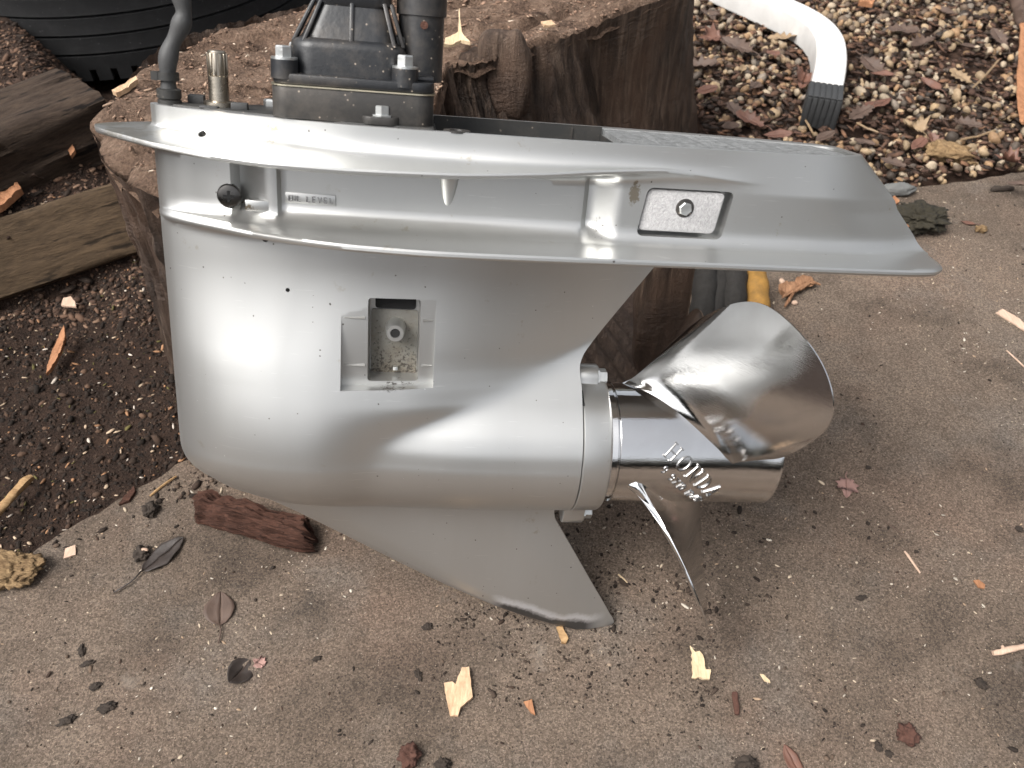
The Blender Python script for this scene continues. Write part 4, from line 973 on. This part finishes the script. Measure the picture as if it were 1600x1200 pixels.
def leaf_mesh(shape, size, curl, seed, stem=.35, wide=1.):
    half = LEAF_SHAPES[shape]; rnd = random.Random(seed); V, F_ = [], []; n = len(half); rows = 5
    for sgn in (-1, 1):
        base = len(V); k = (.85 + .3 * rnd.random()) * wide
        for i, (w_, l_) in enumerate(half):
            for j in range(rows):
                t = j / (rows - 1); x = sgn * w_ * t * k * size; y = l_ * size
                zz = curl * size * ((t * w_ * 2.2) ** 2 + .8 * (l_ - .5) ** 2) + .045 * size * noise.noise((x / size * 4, y / size * 4, seed)) * (1 + t) + .03 * size * noise.noise((x / size * 11, y / size * 11, seed)) 
                V.append((x, y - size * .5, zz))
        for i in range(n - 1):
            for j in range(rows - 1):
                a = base + i * rows + j; F_.append((a, a + 1, a + rows + 1, a + rows))
    if stem:
        b0 = len(V); r = size * .012
        for i in range(5):
            y = -size * .5 - stem * size * i / 4 + size * .3 * (1 - i / 4) * 0; x = size * .04 * math.sin(i)
            zz = curl * size * .2 * (1 - i / 4) + r
            V += [(x - r, y, zz), (x, y, zz + r), (x + r, y, zz)]
        for i in range(4): a = b0 + 3 * i; F_ += [(a, a + 1, a + 4, a + 3), (a + 1, a + 2, a + 5, a + 4)]
    mz = min(v[2] for v in V); return [(x, y, z - mz) for x, y, z in V], F_
def leaf(u, v, z, size, ang, shape, curl, mat, label, group=None, stem=.35, seed=None, tilt=(0, 0), name='dead_leaf', wide=1.):
    V, F_ = leaf_mesh(shape, size, curl, seed if seed is not None else int(u * 7 + v), stem, wide)
    me = bpy.data.meshes.new(name); me.from_pydata(V, [], F_); o = link(name, me, MAT[mat]); o.location = ground(u, v, z) + Vector((0, 0, .0006)); o.rotation_euler = (tilt[0], tilt[1], R(ang))
    sm_ = o.modifiers.new('thickness', 'SOLIDIFY'); sm_.thickness = .0004
    return tag(o, label, 'leaf', group)

# chips, sticks and clods one can tell apart
chip('wood_chip', [(694, 1070), (707, 1068), (712, 1072), (722, 1046), (733, 1046), (739, 1092), (720, 1108), (716, 1121), (704, 1121), (700, 1105)], 0, .0028, 'chip_pale', 'large pale split wood chip on the concrete near the bottom edge', tilt=(.05, .03))
chip('wood_chip', [(1077, 1012), (1085, 1022), (1092, 1020), (1099, 1032), (1102, 1048), (1110, 1048), (1108, 1063), (1080, 1060), (1081, 1032)], 0, .0022, 'chip_cream', 'shredded cream wood chip below the lower propeller tip', tilt=(.0, .06), amp=.0016)
chip('wood_splinter', [(869, 982), (878, 980), (888, 1000), (884, 1007), (877, 1006)], 0, .003, 'stick', 'golden splinter poking out under the skeg tip', 'splinter')
chip('wood_chip', [(818, 1098), (831, 1095), (834, 1110), (836, 1119), (829, 1115), (822, 1105)], 0, .002, 'chip_orange', 'small orange chip on the concrete left of centre bottom', tilt=(.1, 0))
stick('golden_stick', [(-25, 830), (10, 792), (30, 770), (52, 748)], .0, .0040, 'stick', 'short golden stick on the dark soil at the left edge', jag=.3)
clod('rotten_wood_chunk', 20, 897, 0, (.024, .017, .007), 'crumb_tan', 'crumbly tan chunk of rotten wood at the left edge', 'wood chunk', .5, 1.5, 5)
chip('wood_splinter', [(74, 588), (79, 570), (90, 548), (106, 520), (108, 536), (100, 556), (84, 580)], -.006, .004, 'chip_orange', 'reddish brown splinter standing on the dark soil', 'splinter', tilt=(.1, .12))
chip('wood_chip', [(97, 480), (102, 471), (113, 469), (119, 475), (120, 482)], -.004, .002, 'chip_pink', 'pale half-round chip on the soil below the timber', tilt=(0, .25))
chip('wood_chip', [(103, 858), (119, 853), (119, 868), (100, 874)], 0, .0012, 'chip_pink', 'square tan chip near the slab edge at left', amp=.0004)
stick('rotten_log_piece', [(312, 802), (345, 811), (400, 826), (450, 840), (490, 850)], 0, .0140, 'bark_red', 'thick red brown piece of rotten wood on the concrete under the bow', 'wood piece', 64, .22, .8)
chip('wood_chip', [(1555, 490), (1565, 485), (1590, 500), (1606, 514), (1600, 520), (1578, 505)], 0, .0015, 'chip_pink', 'flat pale pink sliver at the right edge', tilt=(.05, 0))
stick('pale_twig', [(1550, 1022), (1562, 1021), (1580, 1016), (1615, 1008)], 0, .0024, 'chip_pink', 'pale broken twig on the concrete at the right edge', 'twig', 10, .35)
stick('twig_spur', [(1565, 1010), (1568, 1018)], .002, .0014, 'chip_pink', 'tiny spur of wood touching the pale twig', 'twig', 8, .2)
chip('wood_chip', [(1520, 908), (1528, 907), (1538, 915), (1537, 921), (1528, 919)], 0, .0014, 'chip_orange', 'small tan orange chip on open concrete at right')
leaf(1238, 1190, 0, .024, 18, 'oval', .10, 'leaf_red', 'russet pointed leaf at the bottom edge right of centre', stem=0)
leaf(1322, 764, 0, .022, 165, 'maple', .06, 'leaf_pink', 'small mauve lobed leaf with stem right of the propeller')
leaf(256, 868, 0, .042, -38, 'oval', .12, 'leaf_black', 'narrow blackened leaf with long stem on the concrete at left', stem=.6)
leaf(345, 952, 0, .030, 12, 'oval', .16, 'leaf_brown', wide=1.7, label= 'dark veined leaf on the concrete below the red wood piece', stem=.5)
leaf(374, 1052, 0, .024, 150, 'oval', .45, 'leaf_black', wide=1.7, label= 'crumpled black leaf lump with a pink scrap beside it', stem=0, tilt=(.3, -.3), name='crumpled_leaf')
leaf(404, 1036, 0, .011, 60, 'maple', .12, 'leaf_pink', 'pinkish scrap of leaf beside the crumpled black lump', stem=0)
clod('soil_clod', 236, 800, 0, (.0055, .007, .004), 'clod', 'round dark clod on the slab just past the soil edge')
clod('soil_clod', 222, 868, 0, (.006, .007, .003), 'clod', 'dark clod with a pebble on it at left')
clod('pebble', 226, 861, .004, (.0035, .002, .0015), 'chip_pink', 'tiny pale pebble sitting on the dark clod', 'pebble', .15)
clod('soil_clod', 1415, 1150, 0, (.0068, .0062, .0045), 'clod_red', 'round brown clod near the bottom right')
stick('dark_seed_pod', [(1147, 1083), (1148, 1095), (1151, 1118)], 0, .0024, 'clod_red', 'brown and black pod lying near the bottom edge', 'seed pod', 12, .35)
clod('soil_clod', 1165, 1198, 0, (.0075, .005, .004), 'clod', 'black clod cut by the bottom edge below the pod')
clod('soil_clod', 641, 1185, 0, (.0072, .007, .0045), 'clod_red', 'reddish brown clod at the bottom edge')
clod('soil_clod', 692, 1196, 0, (.005, .004, .003), 'clod', 'dark clod at the bottom edge beside the reddish one')
for (u, v, a, b_, lab) in ((1345, 935, .0045, .0022, 'flat black crumb on the concrete at lower right'), (1592, 828, .003, .003, 'black crumb near the right edge'), (1532, 1070, .004, .0045, 'dark mossy crumb right of the open concrete'), (1356, 731, .0028, .0022, 'black crumb beside the mauve leaf'),
                          (1372, 1168, .0028, .003, 'dark crumb left of the round brown clod'), (1388, 1178, .0026, .0026, 'dark crumb just below the round brown clod'), (105, 1127, .0065, .003, 'elongated black crumb at lower left'), (168, 1106, .0065, .0035, 'lumpy black crumb pair at lower left'), (150, 1073, .004, .003, 'black crumb above the lumpy pair'), (137, 1037, .0055, .002, 'slanted black crumb at left'), (128, 1017, .0026, .005, 'narrow black crumb at left'), (668, 980, .004, .003, 'dark crumb under the skeg'), (495, 1030, .0032, .002, 'black crumb on a pale scrape'), (654, 1055, .0025, .005, 'upright dark crumb left of the large pale chip')):
    clod('soil_crumb', u, v, 0, (a * .85, b_ * .85, min(a, b_) * .32), 'clod', lab, 'soil crumb', .8, 1.9, 4, spin=.4)
stick('bark_fibres', [(1222, 462), (1240, 452), (1268, 442)], 0, .0075, 'bark_fibre', 'loose bundle of brown bark fibres behind the propeller', 'bark', 12, .6, .6)
stick('bark_strand', [(1226, 480), (1236, 465), (1244, 448)], .004, .0018, 'bark_fibre', 'single bark strand crossing the fibre bundle', 'bark', 8, .4)
for k in range(5): stick('bark_strand', [(1222 + 7 * k, 466 - 3 * k), (1244 + 6 * k, 450 - 2 * k), (1262 + 5 * k, 438 + 2 * k)], .006, .0013, 'bark_fibre', ('lowest', 'second', 'middle', 'fourth', 'rightmost')[k] + ' thin strand lying on the bark fibre bundle', 'bark', 8, .5, group='strands of the bark bundle')
clod('white_pebble', 1241, 475, 0, (.0035, .003, .0022), 'chip_pink', 'whitish pebble below the bark fibre bundle', 'pebble', .15)
clod('white_pebble', 1221, 442, 0, (.003, .0045, .0025), 'chip_pink', 'whitish pebble above the bark fibre bundle', 'pebble', .15)
clod('moss_clump', 1432, 352, 0, (.030, .024, .011), 'moss', 'dark moss clump at the slab edge beside the plate end', 'moss', .5, 2.6, 5)
clod('slate_stone', 1400, 303, 0, (.022, .009, .008), 'stone_dark', 'flat grey stone at the slab edge above the moss', 'stone', .2)
chip('wood_curl', [(1385, 318), (1396, 310), (1404, 318), (1396, 325), (1390, 322)], .012, .004, 'chip_orange', 'orange shaving on top of the moss clump', 'wood chip')
chip('wood_curl', [(1408, 354), (1416, 352), (1420, 356), (1412, 358)], .016, .002, 'chip_orange', 'tiny orange shaving on the front of the moss', 'wood chip')
clod('tan_crumb', 1531, 362, 0, (.007, .004, .004), 'crumb_tan', 'tan and black crumb on the concrete right of the moss', 'wood chunk', .5)
stick('dark_bark_stick', [(1548, 299), (1582, 297)], 0, .0035, 'clod', 'short dark stick at the slab edge at right', 'stick', 10, .3)
leaf(1512, 350, 0, .018, 70, 'oval', .2, 'leaf_red', 'curled reddish leaf above the tan and black crumb', stem=.3)
stick('straw', [(1413, 862), (1437, 896)], 0, .0010, 'chip_pink', 'straight pale straw on the concrete at right', 'straw', 6, .1)
stick('straw', [(1378, 812), (1410, 836)], 0, .0007, 'leaf_brown', 'thin brown stalk beside the pale straw', 'straw', 6, .1)
stick('straw', [(1572, 548), (1600, 574)], 0, .0008, 'chip_pink', 'thin pale straw at the right edge', 'straw', 6, .1)
stick('straw', [(966, 898), (980, 911)], 0, .0009, 'chip_cream', 'tiny pale needle in the shade behind the skeg', 'straw', 6, .1)
chip('wood_chip', [(1187, 1054), (1193, 1055), (1202, 1064), (1203, 1068), (1194, 1065)], 0, .001, 'chip_cream', 'tiny cream flake right of the shredded chip')
stick('wood_splinter', [(235, 776), (252, 762), (276, 745)], 0, .0013, 'stick', 'thin golden splinter crossing the slab edge', 'splinter', 6, .2)
chip('wood_splinter', [(187, 791), (196, 778), (211, 763), (213, 770), (203, 785)], 0, .003, 'bark_red', 'red splinter on the soil by the slab edge', 'splinter')
chip('wood_chip', [(0, 318), (36, 302), (41, 310), (10, 331), (-12, 340), (-15, 322)], .075, .008, 'chip_orange', 'orange split chunk on top of the timber at the left edge', tilt=(.1, .1))
leaf(42, 275, .080, .036, 110, 'maple', .25, 'leaf_brown', 'curled brown leaf behind the timber at left', stem=.2, tilt=(.5, .2))
chip('wood_splinter', [(24, 270), (29, 240), (32, 268)], .085, .003, 'chip_orange', 'upright pointed splinter beside the curled leaf', 'splinter', tilt=(0, 1.3))
chip('wood_chip', [(106, 234), (116, 230), (121, 244), (113, 249)], .09, .004, 'chip_orange', 'bright orange chip on the mound behind the timber', tilt=(.3, .4))
stick('grey_twig', [(15, 250), (50, 248), (90, 244)], .088, .0035, 'log', 'grey barked twig below the split log', 'twig', 10, .4)
chip('wood_splinter', [(178, 150), (195, 144), (218, 135), (220, 138), (200, 148), (184, 153)], ST_Z + .008, .004, 'chip_pale', 'tan splinter on the left rim of the stump', 'splinter', tilt=(.0, .25))
chip('wood_chip', [(694, 76), (696, 68), (716, 62), (719, 47), (722, 62), (735, 74), (720, 69), (706, 74)], ST_Z + .004, .003, 'chip_cream', 'three pointed cream shaving on the stump right of the pump', tilt=(0, .3), curl=.3)
chip('wood_chip', [(845, 37), (862, 35), (868, 42), (850, 44)], ST_Z + .003, .002, 'chip_pale', 'small pale chip on the stump top near its right rim')
stick('orange_bark_strip', [(1600, 195), (1596, 150), (1597, 100), (1600, 40)], .010, .0075, 'chip_orange', 'bright orange bark strip standing at the right edge of the gravel', 'bark', 10, .3, .4)
clod('tan_wood_chunk', 1476, 248, .0, (.030, .016, .011), 'crumb_tan', 'crumbly pale wood chunk in the gravel right of the plate', 'wood chunk', .6, 1.5, 4, spin=-.5)
chip('brick_chip', [(1342, 4), (1364, 8), (1362, 13), (1340, 9)], .008, .008, 'chip_orange', 'orange shard in the gravel at the top edge', 'shard')
stick('brown_root', [(1572, -20), (1590, 25), (1594, 45)], .004, .011, 'leaf_brown', 'brown curved root in the top right corner of the gravel', 'root', 12, .25)
for (a, b_, lab) in (((1248, 167), (1270, 210), 'tan stalk leaning against the ribbed end cap'), ((1338, 193), (1372, 208), 'pale stalk right of the ribbed end cap'), ((1500, 220), (1555, 205), 'long thin stalk in the gravel at right'), ((1520, 138), (1560, 95), 'thin stalk across a leaf in the gravel')):
    stick('dry_stalk', [a, ((a[0] + b_[0]) / 2, (a[1] + b_[1]) / 2 + 2), b_], .012, .0016, 'leaf_tan', lab, 'stalk', 6, .2)

# work glove half hidden behind the propeller
def glove():
    root = bpy.data.objects.new('work_glove', None); COL.objects.link(root); base = ground(1110, 500, .01); root.location = base
    tag(root, 'soiled black and yellow work glove behind the upper propeller blade', 'glove')
    for (u0, v0, u1, v1, r, m, z1) in ((1092, 520, 1100, 428, .013, 'glove_dark', .035), (1112, 515, 1126, 424, .011, 'glove_dark', .032), (1140, 510, 1143, 428, .0135, 'glove_dark', .03), (1180, 505, 1174, 436, .0125, 'glove_yellow', .02)):
        a, b_ = ground(u0, v0, .004), ground(u1, v1, z1 * .6); mb = MB(); n = 14; pts, rad = [], []
        for i in range(n + 1):
            t = i / n; pts.append(a.lerp(b_, t) - base + Vector((0, 0, r + .006 * math.sin(t * 3)))); rad.append(r * (math.sqrt(max(.02, 1 - max(0, (t - .75) / .25) ** 2)) if t > .75 else 1) * (1 + .06 * math.sin(t * 17 + u0)))
        mb.tube(pts, rad, 20); f = mb.build('finger', MAT[m], root, sharp=None)
    a, b_ = ground(1105, 545, .0), ground(1185, 540, 0.)
    mb = MB(); mb.tube([a - base + Vector((0, 0, .016)), (a + b_) / 2 - base + Vector((0, 0, .020)), b_ - base + Vector((0, 0, .014))], [.020, .024, .018], 20); mb.build('palm', MAT['glove_yellow'], root, sharp=None)
glove()

# fallen leaves in the gravel
LG = [(1110, 25, 'maple', 'leaf_brown', .040, 200), (1108, 62, 'maple', 'leaf_red', .046, 100), (1150, 75, 'oak', 'leaf_brown', .070, 40), (1095, 105, 'oak', 'leaf_brown', .060, 80), (1222, 60, 'oak', 'leaf_tan', .055, 70), (1208, 85, 'oval', 'leaf_red', .040, 20), (1160, 108, 'oval', 'leaf_tan', .028, -20),
      (1255, 130, 'maple', 'leaf_red', .045, 160), (1105, 142, 'oval', 'leaf_red', .040, -70), (1148, 175, 'oak', 'leaf_brown', .050, 20), (1170, 190, 'oak', 'leaf_red', .052, 60), (1140, 200, 'oval', 'leaf_brown', .04, 120), (1215, 212, 'oval', 'leaf_red', .045, 80), (1362, 105, 'oak', 'leaf_brown', .062, 200), (1378, 118, 'oval', 'leaf_red', .040, 60),
      (1452, 135, 'oval', 'leaf_red', .045, 30), (1372, 165, 'oval', 'leaf_red', .060, -60), (1345, 178, 'oak', 'leaf_brown', .05, 120), (1424, 200, 'maple', 'leaf_tan', .042, 30), (1440, 70, 'oak', 'leaf_brown', .055, 120), (1410, 48, 'oak', 'leaf_brown', .06, 80), (1515, 75, 'oval', 'leaf_brown', .050, 100), (1435, 228, 'oval', 'leaf_red', .040, 130), (1570, 252, 'maple', 'leaf_red', .036, 50),
      (1500, 122, 'oak', 'leaf_tan', .05, 30), (1560, 60, 'oak', 'leaf_brown', .05, 10), (1510, 195, 'oak', 'leaf_brown', .046, 250), (1460, 225, 'oak', 'leaf_red', .04, 190), (1180, 135, 'oak', 'leaf_brown', .045, 330), (1290, 215, 'oval', 'leaf_brown', .04, 300), (1240, 25, 'oak', 'leaf_brown', .055, 300), (1475, 20, 'oval', 'leaf_brown', .05, 200), (1395, 255, 'oak', 'leaf_brown', .04, 60), (1545, 160, 'oval', 'leaf_brown', .04, 60), (1350, 225, 'oval', 'leaf_brown', .036, 60), (1590, 290, 'oval', 'leaf_brown', .03, 60)]
LL = ['at the stump corner below the top edge', 'beside the stump below the topmost one', 'large, between stump and white tube', 'against the bark at mid height of the gravel', 'tucked inside the bend of the white tube', 'oval, left of the white tube end', 'small oval, midway between stump and end cap',
      'touching the left side of the end cap', 'oval, at the flared foot of the stump', 'above the deck, left of the tan stalk', 'pointing right just above the deck edge', 'half under the deck edge beside the stump', 'below the end cap at the deck edge', 'large lobed, right of the white tube end', 'oval, overlapping the large lobed one',
      'oval, in open gravel at mid right', 'large oval, right of the end cap', 'at the lower right corner of the end cap', 'star shaped, right of the plate corner', 'lobed, upper middle of the right gravel', 'lobed, right of the tube bend', 'oval, upper right gravel', 'oval, left of the pale wood chunk', 'star shaped, near the slab edge at far right',
      'lobed, right of the mid right oval', 'near the brown root', 'lobed, above the pale wood chunk', 'touching the pale wood chunk', 'lobed, between stump and end cap', 'below the end cap', 'behind the white tube at the top edge', 'at the top edge right of the tube', 'right of the plate end', 'oval, near the right edge', 'between end cap and plate end', 'at the slab edge in the far right corner']
for i, (u, v, sh_, m, sz, an) in enumerate(LG):
    leaf(u, v, .008 + .004 * (i % 3), sz * .86, an, sh_, .18 + .1 * (i % 4), m, {'leaf_brown': 'dull brown', 'leaf_red': 'russet', 'leaf_tan': 'tan'}[m] + ' leaf in the gravel, ' + LL[i], 'fallen leaves in the gravel', tilt=(random.uniform(-.25, .25), random.uniform(-.25, .25)))

# ------------------------------------------------------------------ uncountable loose stuff
def ico(sub):
    bm = bmesh.new(); bmesh.ops.create_icosphere(bm, subdivisions=sub, radius=1); V = np.array([v.co[:] for v in bm.verts]); F_ = np.array([[v.index for v in f.verts] for f in bm.faces]); bm.free(); return V, F_
def lump(sub, amp, fr, seed):
    V, F_ = ico(sub); V = np.array([v * (1 + amp * noise.noise(Vector(v) * fr + Vector((seed * 3.1, seed, 0)))) for v in V]); return V, F_
def scatter(name, bases, pos, scl, cols, mat, label, cat, flatrot=False):
    VV, FF, CC = [], [], []; off = 0
    for i in range(len(pos)):
        V, F_ = bases[i % len(bases)]
        if flatrot:
            a = RNG.uniform(0, 6.283); c, s_ = math.cos(a), math.sin(a); Rm = np.array([[c, -s_, 0], [s_, c, 0], [0, 0, 1]])
            t = RNG.normal(0, .18); Rm = Rm @ np.array([[math.cos(t), 0, math.sin(t)], [0, 1, 0], [-math.sin(t), 0, math.cos(t)]])
        else:
            q = RNG.normal(size=4); q /= np.linalg.norm(q); w_, x, y, z = q
            Rm = np.array([[1 - 2 * (y * y + z * z), 2 * (x * y - z * w_), 2 * (x * z + y * w_)], [2 * (x * y + z * w_), 1 - 2 * (x * x + z * z), 2 * (y * z - x * w_)], [2 * (x * z - y * w_), 2 * (y * z + x * w_), 1 - 2 * (x * x + y * y)]])
        VV.append((V * scl[i]) @ Rm.T + pos[i]); FF.append(F_ + off); CC.append(np.repeat(cols[i][None], len(V), 0)); off += len(V)
    V = np.concatenate(VV).astype(np.float32); F_ = np.concatenate(FF).astype(np.int32); C_ = np.concatenate(CC).astype(np.float32); k = F_.shape[1]
    me = bpy.data.meshes.new(name); me.vertices.add(len(V)); me.vertices.foreach_set('co', V.ravel()); me.loops.add(F_.size); me.loops.foreach_set('vertex_index', F_.ravel())
    me.polygons.add(len(F_)); me.polygons.foreach_set('loop_start', np.arange(0, F_.size, k, dtype=np.int32)); me.update(calc_edges=True)
    at = me.attributes.new('Col', 'FLOAT_COLOR', 'POINT'); at.data.foreach_set('color', np.concatenate([C_, np.ones((len(C_), 1), np.float32)], 1).ravel())
    o = link(name, me, MAT[mat]); return tag(o, label, cat, kind='stuff')
def inside(P, poly):
    x, y = P[:, 0], P[:, 1]; r = np.zeros(len(P), bool); n = len(poly); j = n - 1
    for i in range(n):
        xi, yi_ = poly[i]; xj, yj = poly[j]; c = ((yi_ > y) != (yj > y)) & (x < (xj - xi) * (y - yi_) / (yj - yi_ + 1e-12) + xi); r ^= c; j = i
    return r
GRAVEL = [(.24, .735), (.33, .78), (.395, .875), (.47, .906), (.671, .950), (1.3, 1.06), (1.45, 1.9), (.15, 1.9), (.20, 1.15), (.24, .95)]
P = RNG.uniform((.1, .7), (1.35, 1.85), (13000, 2)); P = P[inside(P, GRAVEL) & ((P[:, 0] < .60 * P[:, 1] + .16))]
P = P[~inside(P, ST_BASE)]
cl = np.array([noise.noise((x * 9, y * 9, 2)) for x, y in P]); P = P[(cl + RNG.uniform(-.5, .5, len(P))) > -.22]
n = len(P); sz = np.clip(RNG.lognormal(math.log(.0046), .36, n), .0018, .011)
scl = sz[:, None] * RNG.uniform((.8, .7, .55), (1.35, 1.1, .85), (n, 3))
pal = np.array([(.36, .28, .19), (.42, .36, .28), (.30, .20, .12), (.17, .13, .10), (.085, .07, .06), (.25, .22, .19), (.40, .30, .19), (.04, .032, .028)]); pi_ = RNG.choice(len(pal), n, p=[.24, .18, .14, .13, .08, .1, .08, .05])
cols = pal[pi_] * RNG.uniform(.55, .95, (n, 1)) * np.array([1., .93, .85]); pos = np.column_stack([P, RNG.uniform(-.004, .008, n)])
scatter('gravel', [lump(2, .25, 1.1, k) for k in range(8)], pos, scl, cols, 'pebble', 'tan and grey pea gravel with leaf litter', 'gravel')

# leaf shreds and dirt between the pebbles
P = RNG.uniform((.1, .7), (1.3, 1.8), (16000, 2)); P = P[inside(P, GRAVEL) & (P[:, 0] < .60 * P[:, 1] + .16)][:7000]; n = len(P)
scl = np.column_stack([RNG.uniform(.003, .012, n), RNG.uniform(.002, .007, n), RNG.uniform(.0006, .0016, n)]); pal = np.array([(.060, .034, .024), (.10, .055, .036), (.030, .020, .015), (.16, .085, .05)])
scatter('leaf_litter', [lump(1, .5, 1.6, k) for k in range(6)], np.column_stack([P, RNG.uniform(-.002, .009, n)]), scl, pal[RNG.choice(4, n, p=[.4, .25, .25, .1])], 'crumbs', 'brown shredded leaf litter between the pebbles', 'leaf litter', True)

SLAB = EDGE[1:10] + [(.75, .1), (-.6, .1)]
def crumbs(name, N_, box, poly, size, pal, pr, zf, label, cat, flat=.6, long=1.4, inv=False, sub=1, clump=0):
    P = RNG.uniform(box[0], box[1], (N_, 2))
    if poly is not None: m = inside(P, poly); P = P[~m if inv else m]
    if clump: cl = np.array([noise.noise((x * clump, y * clump, 7)) for x, y in P]); P = P[cl + RNG.uniform(-.45, .35, len(P)) > 0]
    n = len(P); s_ = np.clip(RNG.lognormal(math.log(size), .5, n), size * .4, size * 4); scl = np.column_stack([s_ * RNG.uniform(.9, long * 1.3, n), s_ * RNG.uniform(.6, 1, n), s_ * flat * RNG.uniform(.6, 1, n)])
    pal = np.array(pal); c = pal[RNG.choice(len(pal), n, p=pr)] * RNG.uniform(.7, 1.25, (n, 1))
    z = np.array([zf(x, y) for x, y in P]) + scl[:, 2] * .5
    return scatter(name, [lump(sub, .45, 1.4, k) for k in range(6)], np.column_stack([P, z]), scl, c, 'crumbs', label, cat, True)
flat0 = lambda x, y: 0.
crumbs('dark_specks', 9000, ((-.5, .15), (.75, .95)), SLAB, .00065, [(.030, .022, .017), (.055, .035, .025), (.10, .07, .05)], [.55, .3, .15], flat0, 'dark specks of soil on the concrete', 'soil specks', clump=11)
crumbs('pale_specks', 6500, ((-.5, .15), (.75, .95)), SLAB, .00052, [(.42, .34, .25), (.52, .46, .38), (.34, .24, .16)], [.5, .3, .2], flat0, 'pale sawdust specks on the concrete', 'sawdust', .4, 2.0, clump=7)
crumbs('spilled_soil', 5000, ((-.47, .33), (-.05, .60)), [(-.45, .325), (-.33, .40), (-.24, .44), (-.1, .50), (.0, .60), (-.16, .56), (-.31, .475), (-.44, .36)], .0013, [(.022, .015, .011), (.040, .026, .019), (.10, .07, .05)], [.6, .3, .1], flat0, 'soil spilled over the slab edge', 'soil', clump=16)
crumbs('spilled_soil', 1400, ((-.02, .30), (.22, .62)), None, .0010, [(.022, .015, .011), (.05, .035, .026), (.30, .25, .2)], [.6, .3, .1], flat0, 'loose dirt on the concrete behind the skeg', 'soil', clump=14)
crumbs('soil_crumbs', 32000, ((-.72, .33), (.0, .80)), SLAB, .0011, [(.015, .010, .0072), (.028, .0175, .012), (.050, .030, .020), (.095, .056, .036)], [.45, .33, .17, .05], lambda x, y: soil_h(x, y) - .0006, 'dark crumbly surface of the soil bed', 'soil', .8, 1.3, True)
crumbs('soil_chips', 2400, ((-.72, .33), (.0, .80)), SLAB, .0009, [(.40, .30, .21), (.28, .15, .08), (.52, .45, .38), (.10, .085, .03)], [.4, .3, .15, .15], lambda x, y: soil_h(x, y) + .001, 'pale wood crumbs sprinkled on the soil', 'sawdust', .4, 2.2, True)
crumbs('mound_chips', 15000, ((-.85, .66), (-.34, 1.15)), ST_BASE, .0015, [(.10, .058, .038), (.055, .032, .022), (.19, .12, .08), (.028, .019, .014)], [.35, .33, .10, .22], lambda x, y: soil_h(x, y), 'sawdust and bark crumbs on the mound behind the timber', 'sawdust', .5, 2.0, True)
crumbs('stump_sawdust', 20000, ((-.37, .50), (.22, 1.05)), [(ST_C.x + (x - ST_C.x) * .95, ST_C.y + (y - ST_C.y) * .95) for x, y in ST_TOP], .0008, [(.23, .145, .10), (.17, .105, .072), (.32, .22, .155), (.10, .062, .043), (.48, .39, .30)], [.38, .30, .16, .12, .04], lambda x, y: top_z(x, y) - .0004, 'sawdust and rot crumbs on the stump top', 'sawdust', .5, 1.9)
crumbs('trodden_dirt', 2600, ((-.06, .24), (.16, .42)), None, .0007, [(.022, .015, .011), (.05, .035, .026), (.20, .15, .11)], [.55, .33, .12], flat0, 'fine dirt gathered round the foot of the skeg', 'soil', clump=22)
# rusty sawdust and dark crumbs caught on the tyre are left to its material
